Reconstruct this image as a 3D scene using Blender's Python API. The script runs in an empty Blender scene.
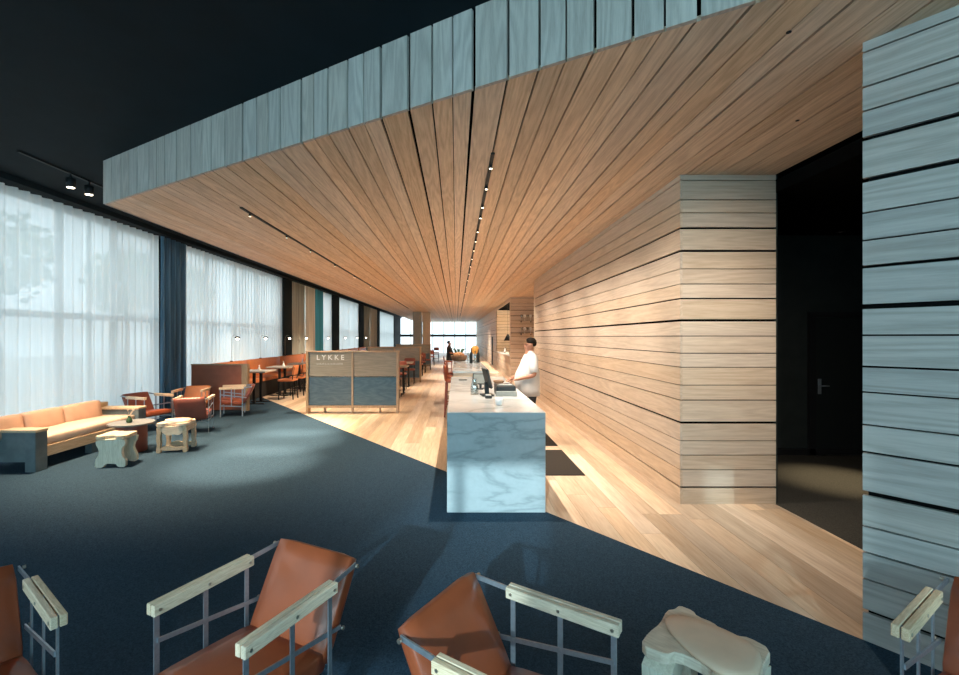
import bpy, bmesh, math, random
from mathutils import Vector, Matrix, noise
random.seed(7)
S = bpy.context.scene
C = S.collection
PI = math.pi
def R(d): return math.radians(d)

# ------------------------------------------------------------------ camera
cam = bpy.data.cameras.new('camera'); cam_o = bpy.data.objects.new('camera', cam); C.objects.link(cam_o)
cam.sensor_width = 36.0; cam.lens = 453 / 959 * 36.0
cam.shift_x = 0.0245; cam.shift_y = -0.0005; cam.clip_start = 0.05; cam.clip_end = 300
cam_o.location = (0, 0, 1.7); cam_o.rotation_euler = (R(90), 0, 0)
S.camera = cam_o
# ------------------------------------------------------------------ world, sun, daylight
W = bpy.data.worlds.new('sky'); S.world = W; W.use_nodes = True
bg = W.node_tree.nodes['Background']
bg.inputs['Color'].default_value = (0.80, 0.92, 1.0, 1); bg.inputs['Strength'].default_value = 1.65
sun = bpy.data.lights.new('sun', 'SUN'); sun.energy = 2.5; sun.angle = R(0.9); sun.color = (0.65, 0.90, 1.0)
sun_o = bpy.data.objects.new('sun', sun); C.objects.link(sun_o)
sd = Vector((0.26, 1.0, -0.372)).normalized()
sun_o.rotation_euler = sd.to_track_quat('-Z', 'Y').to_euler()
def area(name, loc, d, sx, sy, power, col):
    l = bpy.data.lights.new(name, 'AREA'); l.shape = 'RECTANGLE'; l.size = sx; l.size_y = sy; l.energy = power; l.color = col
    o = bpy.data.objects.new(name, l); C.objects.link(o); o.location = loc
    o.rotation_euler = Vector(d).to_track_quat('-Z', 'Z').to_euler(); return o
# daylight standing in the street front windows behind the viewpoint
area('street_daylight', (-0.2, -4.3, 2.75), (0, 1, -0.22), 12.0, 1.5, 400, (0.40, 0.80, 1.0))
# view
V = S.view_settings
V.view_transform = 'Standard'; V.look = 'None'; V.gamma = 1.0; V.exposure = 0.9; V.use_curve_mapping = False
S.cycles.use_denoising = True; S.cycles.max_bounces = 8; S.cycles.diffuse_bounces = 5; S.cycles.transparent_max_bounces = 12
S.cycles.sample_clamp_indirect = 6.0; S.cycles.caustics_reflective = False; S.cycles.caustics_refractive = False

# ------------------------------------------------------------------ materials
def newmat(name):
    m = bpy.data.materials.new(name); m.use_nodes = True
    nt = m.node_tree; b = nt.nodes['Principled BSDF']
    return m, nt, b
def nd(nt, t, **kw):
    n = nt.nodes.new(t)
    for k, v in kw.items():
        if k in n.inputs.keys(): n.inputs[k].default_value = v
        else: setattr(n, k, v)
    return n
def plain(name, col, rough=0.6, metal=0.0, var=0.06, nscale=30, bump=0.0, spec=0.5, coat=0.0):
    m, nt, b = newmat(name); L = nt.links
    tc = nd(nt, 'ShaderNodeTexCoord'); n = nd(nt, 'ShaderNodeTexNoise', Scale=nscale, Detail=4.0)
    L.new(tc.outputs['Object'], n.inputs['Vector'])
    r = nd(nt, 'ShaderNodeValToRGB')
    r.color_ramp.elements[0].position = 0.3; r.color_ramp.elements[1].position = 0.7
    r.color_ramp.elements[0].color = tuple(c * (1 - var) for c in col) + (1,)
    r.color_ramp.elements[1].color = tuple(min(1, c * (1 + var)) for c in col) + (1,)
    L.new(n.outputs['Fac'], r.inputs['Fac']); L.new(r.outputs['Color'], b.inputs['Base Color'])
    b.inputs['Roughness'].default_value = rough; b.inputs['Metallic'].default_value = metal
    b.inputs['Specular IOR Level'].default_value = spec; b.inputs['Coat Weight'].default_value = coat
    if bump:
        bp = nd(nt, 'ShaderNodeBump', Strength=bump, Distance=0.004)
        L.new(n.outputs['Fac'], bp.inputs['Height']); L.new(bp.outputs['Normal'], b.inputs['Normal'])
    return m
def fabric(name, col, var=0.3):
    m = plain(name, col, 0.85, var=var, nscale=14, spec=0.2); nt = m.node_tree
    tc = [n for n in nt.nodes if n.type == 'TEX_COORD'][0]; nz = [n for n in nt.nodes if n.type == 'TEX_NOISE'][0]
    mp = nd(nt, 'ShaderNodeMapping'); mp.inputs['Scale'].default_value = (1, 1, 0.03)  # vertical streaks put the light and shade of folds into the cloth colour
    nt.links.new(tc.outputs['Object'], mp.inputs[0]); nt.links.new(mp.outputs[0], nz.inputs['Vector']); return m
def wood(name, dark, light, axis='y', across=9.0, along=0.55, rough=0.55, vary=0.12, spec=0.35, rings=9.0, contrast=0.5, amp=0.13, fine=9.0):
    """ash boards: contour grain along one axis, each board its own offset and tone"""
    m, nt, b = newmat(name); L = nt.links
    tc = nd(nt, 'ShaderNodeTexCoord'); oi = nd(nt, 'ShaderNodeObjectInfo')
    off = nd(nt, 'ShaderNodeVectorMath', operation='SCALE'); 
    cmb = nd(nt, 'ShaderNodeCombineXYZ')
    for k in range(3): L.new(oi.outputs['Random'], cmb.inputs[k])
    L.new(cmb.outputs[0], off.inputs[0]); off.inputs['Scale'].default_value = 57.0
    add = nd(nt, 'ShaderNodeVectorMath', operation='ADD')
    L.new(tc.outputs['Object'], add.inputs[0]); L.new(off.outputs[0], add.inputs[1])
    mp = nd(nt, 'ShaderNodeMapping')
    mp.inputs['Scale'].default_value = {'x': (along, across, across), 'y': (across, along, across), 'z': (across, across, along)}[axis]
    L.new(add.outputs[0], mp.inputs['Vector'])
    n1 = nd(nt, 'ShaderNodeTexNoise', Scale=0.8, Detail=1.5, Roughness=0.4, Distortion=0.3)
    L.new(mp.outputs[0], n1.inputs['Vector'])
    mul = nd(nt, 'ShaderNodeMath', operation='MULTIPLY'); mul.inputs[1].default_value = rings * 6.28
    L.new(n1.outputs['Fac'], mul.inputs[0])
    sn = nd(nt, 'ShaderNodeMath', operation='SINE'); L.new(mul.outputs[0], sn.inputs[0])
    n2 = nd(nt, 'ShaderNodeTexNoise', Scale=fine, Detail=4.0, Roughness=0.6)
    L.new(mp.outputs[0], n2.inputs['Vector'])
    mx = nd(nt, 'ShaderNodeMath', operation='MULTIPLY_ADD'); mx.inputs[1].default_value = amp
    L.new(sn.outputs[0], mx.inputs[0]); L.new(n2.outputs['Fac'], mx.inputs[2])
    ramp = nd(nt, 'ShaderNodeValToRGB')
    ramp.color_ramp.elements[0].position = 0.5 - contrast * 0.6; ramp.color_ramp.elements[1].position = 0.5 + contrast * 0.6
    ramp.color_ramp.elements[0].color = tuple(dark) + (1,); ramp.color_ramp.elements[1].color = tuple(light) + (1,)
    L.new(mx.outputs[0], ramp.inputs['Fac'])
    # tone per board
    wn = nd(nt, 'ShaderNodeTexWhiteNoise', noise_dimensions='1D')
    L.new(oi.outputs['Random'], wn.inputs['W'])
    mr = nd(nt, 'ShaderNodeMapRange'); mr.inputs['To Min'].default_value = 1 - vary; mr.inputs['To Max'].default_value = 1 + vary * 0.7
    L.new(wn.outputs['Value'], mr.inputs['Value'])
    hs = nd(nt, 'ShaderNodeHueSaturation')
    L.new(mr.outputs[0], hs.inputs['Value']); L.new(ramp.outputs['Color'], hs.inputs['Color'])
    mr2 = nd(nt, 'ShaderNodeMapRange'); mr2.inputs['To Min'].default_value = 0.86; mr2.inputs['To Max'].default_value = 1.12
    L.new(oi.outputs['Random'], mr2.inputs['Value']); L.new(mr2.outputs[0], hs.inputs['Saturation'])
    L.new(hs.outputs['Color'], b.inputs['Base Color'])
    b.inputs['Roughness'].default_value = rough; b.inputs['Specular IOR Level'].default_value = spec
    bp = nd(nt, 'ShaderNodeBump', Strength=0.12, Distance=0.002)
    L.new(n2.outputs['Fac'], bp.inputs['Height']); L.new(bp.outputs['Normal'], b.inputs['Normal'])
    return m
def emit(name, col, s):
    m, nt, b = newmat(name)
    b.inputs['Base Color'].default_value = (*col, 1); b.inputs['Emission Color'].default_value = (*col, 1); b.inputs['Emission Strength'].default_value = s
    return m
def sheer(name, col, transp, trans):
    m, nt, b = newmat(name); L = nt.links; nt.nodes.remove(b)
    out = nt.nodes['Material Output']
    tc = nd(nt, 'ShaderNodeTexCoord'); mp = nd(nt, 'ShaderNodeMapping'); mp.inputs['Scale'].default_value = (1, 1, 0.05)
    n = nd(nt, 'ShaderNodeTexNoise', Scale=60.0, Detail=3.0)
    L.new(tc.outputs['Object'], mp.inputs[0]); L.new(mp.outputs[0], n.inputs['Vector'])
    rp = nd(nt, 'ShaderNodeValToRGB')
    rp.color_ramp.elements[0].color = tuple(c * 0.9 for c in col) + (1,); rp.color_ramp.elements[1].color = (*col, 1)
    L.new(n.outputs['Fac'], rp.inputs['Fac'])
    d = nd(nt, 'ShaderNodeBsdfDiffuse'); t = nd(nt, 'ShaderNodeBsdfTranslucent'); tr = nd(nt, 'ShaderNodeBsdfTransparent')
    L.new(rp.outputs['Color'], d.inputs['Color']); L.new(rp.outputs['Color'], t.inputs['Color'])
    m1 = nd(nt, 'ShaderNodeMixShader', Fac=trans); L.new(d.outputs[0], m1.inputs[1]); L.new(t.outputs[0], m1.inputs[2])
    m2 = nd(nt, 'ShaderNodeMixShader', Fac=transp); L.new(m1.outputs[0], m2.inputs[1]); L.new(tr.outputs[0], m2.inputs[2])
    L.new(m2.outputs[0], out.inputs['Surface']); return m
def paneglass(name, col, gloss=0.06):
    m, nt, b = newmat(name); L = nt.links; nt.nodes.remove(b); out = nt.nodes['Material Output']
    g = nd(nt, 'ShaderNodeBsdfGlossy', Roughness=0.02); tr = nd(nt, 'ShaderNodeBsdfTransparent'); tr.inputs['Color'].default_value = (*col, 1)
    mx = nd(nt, 'ShaderNodeMixShader', Fac=gloss); L.new(tr.outputs[0], mx.inputs[1]); L.new(g.outputs[0], mx.inputs[2])
    L.new(mx.outputs[0], out.inputs['Surface']); return m
def marble(name):
    m, nt, b = newmat(name); L = nt.links
    tc = nd(nt, 'ShaderNodeTexCoord'); mp = nd(nt, 'ShaderNodeMapping'); mp.inputs['Rotation'].default_value = (0, R(42), 0); mp.inputs['Scale'].default_value = (0.8, 1.0, 2.6)
    L.new(tc.outputs['Object'], mp.inputs[0])
    n = nd(nt, 'ShaderNodeTexNoise', Scale=1.1, Detail=6.0, Roughness=0.55, Distortion=0.5); L.new(mp.outputs[0], n.inputs['Vector'])
    s = nd(nt, 'ShaderNodeMath', operation='SUBTRACT'); s.inputs[1].default_value = 0.5; L.new(n.outputs['Fac'], s.inputs[0])
    a = nd(nt, 'ShaderNodeMath', operation='ABSOLUTE'); L.new(s.outputs[0], a.inputs[0])
    rp = nd(nt, 'ShaderNodeValToRGB'); e = rp.color_ramp.elements
    e[0].position = 0.0; e[0].color = (0.37, 0.39, 0.39, 1); e[1].position = 0.04; e[1].color = (0.50, 0.515, 0.51, 1)
    e2 = rp.color_ramp.elements.new(0.22); e2.color = (0.57, 0.585, 0.58, 1)
    L.new(a.outputs[0], rp.inputs['Fac'])
    n3 = nd(nt, 'ShaderNodeTexNoise', Scale=22.0, Detail=5.0, Roughness=0.7); L.new(tc.outputs['Object'], n3.inputs['Vector'])
    mr = nd(nt, 'ShaderNodeMapRange'); mr.inputs['To Min'].default_value = 0.86; mr.inputs['To Max'].default_value = 1.08; L.new(n3.outputs['Fac'], mr.inputs['Value'])
    hs = nd(nt, 'ShaderNodeHueSaturation'); L.new(mr.outputs[0], hs.inputs['Value']); L.new(rp.outputs['Color'], hs.inputs['Color'])
    L.new(hs.outputs['Color'], b.inputs['Base Color']); b.inputs['Roughness'].default_value = 0.16; return m

M = {}
M['wood_ceiling'] = wood('ash_ceiling', (0.57, 0.385, 0.25), (0.84, 0.625, 0.445), 'y', vary=0.10)
M['wood_wall_y'] = wood('ash_wall_long', (0.52, 0.385, 0.275), (0.72, 0.575, 0.44), 'y', vary=0.06, contrast=0.6)
M['wood_wall_x'] = wood('ash_wall_front', (0.52, 0.385, 0.275), (0.72, 0.575, 0.44), 'x', vary=0.06, contrast=0.6)
M['wood_floor'] = wood('ash_floor', (0.52, 0.365, 0.245), (0.78, 0.62, 0.465), 'y', across=5.0, along=0.35, rough=0.34, vary=0.22, rings=3.0)
M['daylit_z'] = wood('daylit_ash_upright', (0.42, 0.365, 0.325), (0.60, 0.53, 0.475), 'z', across=9, along=0.8, vary=0.08, rings=9, amp=0.24, contrast=0.66, fine=16)  # same ash as the block, the greying of cool daylight put into its colour
M['daylit_h'] = wood('daylit_ash_wall', (0.36, 0.315, 0.28), (0.52, 0.46, 0.415), 'x', across=7, along=0.45, vary=0.08, rings=9, amp=0.24, contrast=0.66, fine=16)  # that ash again, weaker daylight put in as a darker tone
M['arm_wood'] = wood('pale_armrest_wood', (0.60, 0.41, 0.26), (0.86, 0.66, 0.47), 'y', across=40, along=3, vary=0.05)
M['cream_wood'] = wood('cream_painted_wood', (0.62, 0.53, 0.40), (0.82, 0.74, 0.60), 'z', across=16, along=2, vary=0.05)
M['pale_wood'] = wood('pale_stool_wood', (0.60, 0.44, 0.30), (0.80, 0.64, 0.48), 'x', across=14, along=2, vary=0.05)
M['sofa_wood'] = wood('sofa_wood', (0.42, 0.30, 0.19), (0.62, 0.47, 0.32), 'y', across=14, along=1.2, vary=0.04)
M['screen_wood'] = wood('screen_frame_wood', (0.30, 0.20, 0.12), (0.48, 0.34, 0.22), 'z', across=14, along=1.2, vary=0.04)
M['dark_ceiling'] = plain('ceiling_navy_black', (0.005, 0.012, 0.017), 0.85, var=0.15, nscale=3, spec=0.2)
M['black'] = plain('matte_black', (0.012, 0.012, 0.013), 0.6, spec=0.3)
M['void'] = plain('black_backing', (0.006, 0.006, 0.006), 0.9, spec=0.0)
M['corridor'] = plain('corridor_black', (0.030, 0.036, 0.035), 0.8, var=0.1, nscale=6, spec=0.15)
M['door'] = plain('door_black', (0.015, 0.018, 0.018), 0.5, spec=0.3)
M['carpet'] = plain('blue_grey_carpet', (0.030, 0.056, 0.084), 0.95, var=0.42, nscale=130, bump=0.6, spec=0.05)
M['corridor_carpet'] = plain('corridor_carpet', (0.055, 0.052, 0.045), 0.95, var=0.35, nscale=120, bump=0.5, spec=0.05)
M['leather'] = plain('cognac_leather', (0.27, 0.058, 0.021), 0.36, var=0.10, nscale=9, spec=0.5)
M['orange'] = plain('orange_leather', (0.50, 0.16, 0.055), 0.45, var=0.08, nscale=9)
M['maroon'] = plain('maroon_leather', (0.24, 0.062, 0.040), 0.45, var=0.08, nscale=9)
M['rust'] = plain('rust_leather', (0.34, 0.105, 0.058), 0.45, var=0.08, nscale=9)
M['tan'] = plain('tan_upholstery', (0.60, 0.375, 0.265), 0.5, var=0.08, nscale=7)
M['tanseat'] = plain('light_tan_leather', (0.66, 0.47, 0.355), 0.45, var=0.08, nscale=7)
M['steel'] = plain('brushed_steel', (0.36, 0.38, 0.42), 0.42, metal=0.75, var=0.1, nscale=60)
M['bolt'] = plain('bolt_steel', (0.45, 0.40, 0.33), 0.35, metal=0.9)
M['marble'] = marble('pale_marble')
M['mat'] = plain('floor_mat', (0.016, 0.012, 0.008), 0.9, var=0.2, nscale=80)
M['sheer'] = sheer('sheer_voile', (0.90, 0.93, 0.93), 0.10, 0.68)
M['blue_velvet'] = fabric('blue_velvet', (0.09, 0.18, 0.27), 0.55)
M['teal'] = fabric('teal_drape', (0.08, 0.42, 0.62), 0.25)
M['taupe'] = fabric('taupe_drape', (0.40, 0.42, 0.38), 0.25)
M['beige_drape'] = fabric('beige_drape', (0.75, 0.73, 0.66), 0.25)
M['frame'] = plain('window_frame_dark', (0.03, 0.034, 0.036), 0.5)
M['frame_grey'] = plain('window_frame_grey', (0.42, 0.44, 0.45), 0.5)
M['pane'] = paneglass('window_glass', (0.94, 0.97, 0.97))
M['pavement'] = plain('pavement', (0.42, 0.42, 0.40), 0.9, nscale=4)
M['render_white'] = plain('lobby_wall_paint', (0.35, 0.36, 0.36), 0.8)
M['screen_top'] = wood('screen_taupe_panel', (0.22, 0.20, 0.165), (0.33, 0.30, 0.25), 'x', across=10, along=0.8, vary=0.05)
M['screen_blue'] = wood('screen_blue_panel', (0.05, 0.10, 0.145), (0.11, 0.17, 0.22), 'x', across=6, along=1.2, rough=0.3, vary=0.05)
M['sofa_blue'] = plain('sofa_side_blue_grey', (0.10, 0.13, 0.14), 0.4, var=0.2, nscale=8)
M['table_grey'] = plain('grey_tabletop', (0.20, 0.19, 0.175), 0.35, var=0.1, nscale=12)
M['table_pale'] = plain('pale_tabletop', (0.45, 0.38, 0.31), 0.35)
M['white'] = plain('white_ceramic', (0.80, 0.79, 0.77), 0.3, var=0.02)
M['shirt'] = plain('white_cotton', (0.60, 0.585, 0.57), 0.85, var=0.05, nscale=10, bump=0.3)
M['skin'] = plain('skin', (0.40, 0.18, 0.11), 0.5, var=0.05)
M['hair'] = plain('dark_hair', (0.010, 0.007, 0.005), 0.8, spec=0.15, var=0.3, nscale=60, bump=0.6)
M['trousers'] = plain('black_trousers', (0.014, 0.014, 0.016), 0.8)
M['globe'] = emit('lamp_globe', (1.0, 0.88, 0.70), 9.0)
M['lens'] = emit('spot_lens', (1.0, 0.86, 0.66), 7.0)
M['lettering'] = plain('white_lettering', (0.80, 0.80, 0.78), 0.5, var=0.01)
M['glassware'] = paneglass('glassware', (0.86, 0.9, 0.9), 0.22)
M['plastic'] = plain('dark_plastic', (0.016, 0.018, 0.018), 0.5)
M['grey_plastic'] = plain('grey_plastic', (0.24, 0.25, 0.23), 0.4)
M['leafgreen'] = plain('plant_green', (0.04, 0.09, 0.035), 0.6, var=0.3)
M['twig'] = plain('pale_twig', (0.55, 0.42, 0.32), 0.7)
M['bread'] = plain('bread_crust', (0.50, 0.24, 0.10), 0.7, var=0.35, nscale=25)
M['basket'] = plain('basket_weave', (0.20, 0.11, 0.06), 0.8, var=0.4, nscale=50)
M['amber'] = emit('amber_lamp_shade', (0.50, 0.22, 0.04), 0.35)
M['tree_leaf'] = plain('tree_leaf', (0.10, 0.20, 0.06), 0.8, var=0.5, nscale=3)
M['bark'] = plain('bark', (0.10, 0.08, 0.06), 0.9)

# ------------------------------------------------------------------ mesh helpers
class MB:
    def __init__(s): s.bm = bmesh.new()
    def box(s, lo, hi, rot=None, piv=None):
        vs = [s.bm.verts.new((x, y, z)) for x in (lo[0], hi[0]) for y in (lo[1], hi[1]) for z in (lo[2], hi[2])]
        for f in ((0, 1, 3, 2), (4, 6, 7, 5), (0, 4, 5, 1), (2, 3, 7, 6), (0, 2, 6, 4), (1, 5, 7, 3)):
            s.bm.faces.new([vs[i] for i in f])
        if rot is not None:
            bmesh.ops.rotate(s.bm, verts=vs, cent=Vector(piv or (0, 0, 0)), matrix=rot)
        return s
    def cbox(s, c, d, rot=None):
        return s.box([c[i] - d[i] / 2 for i in range(3)], [c[i] + d[i] / 2 for i in range(3)], rot, c)
    def prism(s, poly, z0, z1):
        n = len(poly)
        a = [s.bm.verts.new((p[0], p[1], z0)) for p in poly]; b = [s.bm.verts.new((p[0], p[1], z1)) for p in poly]
        s.bm.faces.new(a[::-1]); s.bm.faces.new(b)
        for i in range(n): s.bm.faces.new((a[i], a[(i + 1) % n], b[(i + 1) % n], b[i]))
        return s
    def extrude_poly(s, poly, axis, t0, t1):
        """poly of (a,b) swept along axis 'x','y' or 'z'"""
        def P(a, b, t): return {'x': (t, a, b), 'y': (a, t, b), 'z': (a, b, t)}[axis]
        n = len(poly)
        A = [s.bm.verts.new(P(p[0], p[1], t0)) for p in poly]; B = [s.bm.verts.new(P(p[0], p[1], t1)) for p in poly]
        s.bm.faces.new(A[::-1]); s.bm.faces.new(B)
        for i in range(n): s.bm.faces.new((A[i], A[(i + 1) % n], B[(i + 1) % n], B[i]))
        return s
    def bar(s, p, q, w, t, up=(0, 0, 1)):
        """flat bar from p to q: w across 'side', t along 'up'"""
        p, q = Vector(p), Vector(q); d = (q - p).normalized(); up = Vector(up)
        side = d.cross(up)
        if side.length < 1e-4: side = d.cross(Vector((0, 1, 0)))
        side.normalize(); u = side.cross(d).normalized()
        vs = []
        for e in (p, q):
            for a, b in ((-1, -1), (1, -1), (1, 1), (-1, 1)): vs.append(s.bm.verts.new(e + side * a * w / 2 + u * b * t / 2))
        for f in ((3, 2, 1, 0), (4, 5, 6, 7), (0, 1, 5, 4), (1, 2, 6, 5), (2, 3, 7, 6), (3, 0, 4, 7)): s.bm.faces.new([vs[i] for i in f])
        return s
    def tube(s, pts, r, n=10):
        pts = [Vector(p) for p in pts]; rs = r if isinstance(r, (list, tuple)) else [r] * len(pts)
        rings = []
        for i, p in enumerate(pts):
            d = (pts[min(i + 1, len(pts) - 1)] - pts[max(i - 1, 0)]).normalized()
            a = d.cross(Vector((0, 0, 1)))
            if a.length < 1e-3: a = d.cross(Vector((0, 1, 0)))
            a.normalize(); b = d.cross(a)
            rings.append([s.bm.verts.new(p + (a * math.cos(t) + b * math.sin(t)) * rs[i]) for t in (2 * PI * k / n for k in range(n))])
        for i in range(len(rings) - 1):
            for k in range(n): s.bm.faces.new((rings[i][k], rings[i][(k + 1) % n], rings[i + 1][(k + 1) % n], rings[i + 1][k]))
        s.bm.faces.new(rings[0][::-1]); s.bm.faces.new(rings[-1]); return s
    def lathe(s, prof, c=(0, 0, 0), n=20):
        rings = []
        for r, z in prof:
            rings.append([s.bm.verts.new((c[0] + r * math.cos(2 * PI * k / n), c[1] + r * math.sin(2 * PI * k / n), c[2] + z)) for k in range(n)])
        for i in range(len(rings) - 1):
            for k in range(n): s.bm.faces.new((rings[i][k], rings[i][(k + 1) % n], rings[i + 1][(k + 1) % n], rings[i + 1][k]))
        s.bm.faces.new(rings[0][::-1]); s.bm.faces.new(rings[-1]); return s
    def loft(s, rings, n=20):
        """rings: (centre, rx, ry [,power]) ellipses in local xy at centre z"""
        out = []
        for r in rings:
            c, rx, ry = r[0], r[1], r[2]; pw = r[3] if len(r) > 3 else 2.0
            ring = []
            for k in range(n):
                t = 2 * PI * k / n; cx, sy = math.cos(t), math.sin(t)
                e = 2.0 / pw
                ring.append(s.bm.verts.new((c[0] + rx * math.copysign(abs(cx) ** e, cx), c[1] + ry * math.copysign(abs(sy) ** e, sy), c[2])))
            out.append(ring)
        for i in range(len(out) - 1):
            for k in range(n): s.bm.faces.new((out[i][k], out[i][(k + 1) % n], out[i + 1][(k + 1) % n], out[i + 1][k]))
        s.bm.faces.new(out[0][::-1]); s.bm.faces.new(out[-1]); return s
    def ball(s, c, r, sub=2, sc=(1, 1, 1)):
        g = bmesh.ops.create_icosphere(s.bm, subdivisions=sub, radius=r)
        for v in g['verts']: v.co = Vector((v.co.x * sc[0], v.co.y * sc[1], v.co.z * sc[2])) + Vector(c)
        return s
    def bevel(s, w, seg=2):
        bmesh.ops.recalc_face_normals(s.bm, faces=s.bm.faces)
        bmesh.ops.bevel(s.bm, geom=[e for e in s.bm.edges if len(e.link_faces) == 2 and e.calc_face_angle(0) > 0.6], offset=w, segments=seg, profile=0.5, affect='EDGES')
        return s
    def build(s, name, mat, parent=None, smooth=False):
        bmesh.ops.recalc_face_normals(s.bm, faces=s.bm.faces)
        me = bpy.data.meshes.new(name); s.bm.to_mesh(me); s.bm.free()
        if smooth:
            for p in me.polygons: p.use_smooth = True
        me.materials.append(M[mat] if isinstance(mat, str) else mat)
        o = bpy.data.objects.new(name, me); C.objects.link(o)
        if parent is not None: o.parent = parent
        return o
def cushion(name, d, mat, parent=None, r=0.03, puff=0.02, loc=(0, 0, 0), rot=(0, 0, 0)):
    """soft upholstered block, centred on its own origin"""
    m = MB(); bm = m.bm
    nx, ny, nz = 8, 8, 3
    g = bmesh.ops.create_cube(bm, size=1.0)
    bmesh.ops.subdivide_edges(bm, edges=bm.edges[:], cuts=5, use_grid_fill=True)
    for v in bm.verts:
        x, y, z = v.co * 2
        co = []
        for q, h in zip((x, y, z), d): co.append(q * h / 2)
        p = Vector(co)
        # round the corners
        inner = Vector([max(-(d[i] / 2 - r), min(d[i] / 2 - r, p[i])) for i in range(3)])
        dv = p - inner
        if dv.length > r: p = inner + dv.normalized() * r
        m2 = min(range(3), key=lambda i: d[i])
        o_ = [i for i in range(3) if i != m2]
        fall = (1 - (2 * p[o_[0]] / d[o_[0]]) ** 2) * (1 - (2 * p[o_[1]] / d[o_[1]]) ** 2)
        p[m2] += math.copysign(puff, p[m2]) * max(0, fall) * (1 if abs(p[m2]) > d[m2] * 0.2 else 0)
        v.co = p
    o = m.build(name, mat, parent, True); o.location = loc; o.rotation_euler = rot
    return o
def tag(o, label, cat=None, group=None, kind=None):
    o['label'] = label
    if cat: o['category'] = cat
    if group: o['group'] = group
    if kind: o['kind'] = kind
    return o
def thing(name, label, cat, loc=(0, 0, 0), rz=0.0, group=None):
    o = bpy.data.objects.new(name, None); C.objects.link(o); o.location = loc; o.rotation_euler = (0, 0, rz); o.empty_display_size = 0.1
    return tag(o, label, cat, group)
def dup(root, loc, rz, label, group=None):
    r = root.copy(); C.objects.link(r); r.location = loc; r.rotation_euler = (0, 0, rz); r['label'] = label
    if group: r['group'] = group
    for ch in root.children:
        c = ch.copy(); C.objects.link(c); c.parent = r
        for g in ch.children:
            d = g.copy(); C.objects.link(d); d.parent = c
    return r
def struct(o, label, cat=None):
    o['kind'] = 'structure'; o['label'] = label
    if cat: o['category'] = cat
    return o
def clip(poly, a, b, c):
    """keep the part of poly where a*x+b*y+c >= 0"""
    out = []
    for i in range(len(poly)):
        p, q = poly[i], poly[(i + 1) % len(poly)]
        dp, dq = a * p[0] + b * p[1] + c, a * q[0] + b * q[1] + c
        if dp >= 0: out.append(p)
        if dp * dq < 0:
            t = dp / (dp - dq); out.append((p[0] + (q[0] - p[0]) * t, p[1] + (q[1] - p[1]) * t))
    return out

# ------------------------------------------------------------------ room dimensions
YF = 50.0; YB = -3.6; XL = -6.30; ZC = 3.885; ZW = 3.35
XW = 2.28            # long wooden wall
GA = (2.28, 2.54)    # corner where the angled wall starts; the carpet edge runs on from it
GK = -0.758          # x per y along that line
FA = (-4.38, 5.62); FK = -0.582   # canopy front corner, y per x along the front

# floor: dark base, ash boards, carpet
fl = struct(MB().prism([(XL - 0.3, YB), (7.5, YB), (7.5, YF), (XL - 0.3, YF)], -0.12, -0.022).build('floor', 'void'), 'pale ash board floor running down the restaurant', 'floor')
# boards lie where x >= line; line: x = 2.28 + GK*(y-2.54)
x = XL; k = 0
rb = random.Random(3)
while x < 3.25:
    w = rb.choice((0.16, 0.19, 0.22, 0.25)); x1 = min(x + w, 3.25)
    y = 2.0 - rb.random() * 2.5
    while y < YF:
        y1 = y + rb.uniform(2.6, 5.0) if y < 13 else YF
        y1 = min(y1, YF)
        poly = clip([(x + 0.0012, y + 0.0012), (x1 - 0.0012, y + 0.0012), (x1 - 0.0012, y1 - 0.0012), (x + 0.0012, y1 - 0.0012)], 1.0, -GK, -(GA[0] - GK * GA[1]))
        if len(poly) >= 3 and max(p[1] for p in poly) > 2.5:
            MB().prism(poly, -0.022, 0.0).build('floor_board', 'wood_floor', fl)
        y = y1
    x = x1
bx0 = GA[0] + GK * (YB - GA[1]); 
yl = GA[1] + (XL - 0.3 - GA[0]) / GK
cp = MB().prism([(XL - 0.3, YB), (bx0, YB), (GA[0], GA[1]), (XL - 0.3, yl)], -0.022, 0.004).build('floor_carpet', 'carpet')
struct(cp, 'dark blue grey carpet of the lounge area', 'carpet')
cc = MB().prism([(3.252, 2.0), (7.5, 2.0), (7.5, 6.6), (3.252, 6.6)], -0.022, 0.003).build('floor_corridor', 'corridor_carpet'); struct(cc, 'dark carpet in the side corridor', 'carpet')

# upper dark ceiling
ce = MB().box((XL - 0.4, YB - 0.3, ZC), (7.6, YF + 0.3, ZC + 0.15)).build('ceiling', 'dark_ceiling'); struct(ce, 'navy black upper ceiling above the lounge', 'ceiling')

# canopy: ceiling boards + upright fascia boards at shared joints
seams = [0, .195, .388, .555, .717, .94, 1.08, 1.224, 1.42, 1.65, 1.824, 1.96, 2.15, 2.387, 2.563, 2.70, 2.84, 3.07, 3.20, 3.34, 3.526, 3.67, 3.815, 4.037, 4.212, 4.357, 4.496, 4.71, 4.89, 5.034, 5.179, 5.357, 5.496, 5.635, 5.854,
         6.00, 6.18, 6.33, 6.55, 6.72, 6.86, 7.05, 7.24, 7.40, 7.63]
bold = {.717: 1, 1.42: 1, 1.65: 1, 2.15: 1.3, 2.387: 2, 2.84: 1.3, 3.07: 2, 3.34: 1.3, 3.526: 1.3, 3.815: 2, 4.037: 2.6, 4.212: 1.3, 4.496: 2.6, 4.71: 1.6, 4.89: 1.3, 5.179: 1.4, 5.357: 1.2, 5.635: 1.6, 5.854: 2.2, 6.0: 1.0, 6.33: 2.2, 6.72: 1.6, 7.05: 1.4}
def gap(s): return 0.0045 * bold.get(s, 0.75)
def fy(x): return FA[1] + FK * (x - FA[0])
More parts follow.
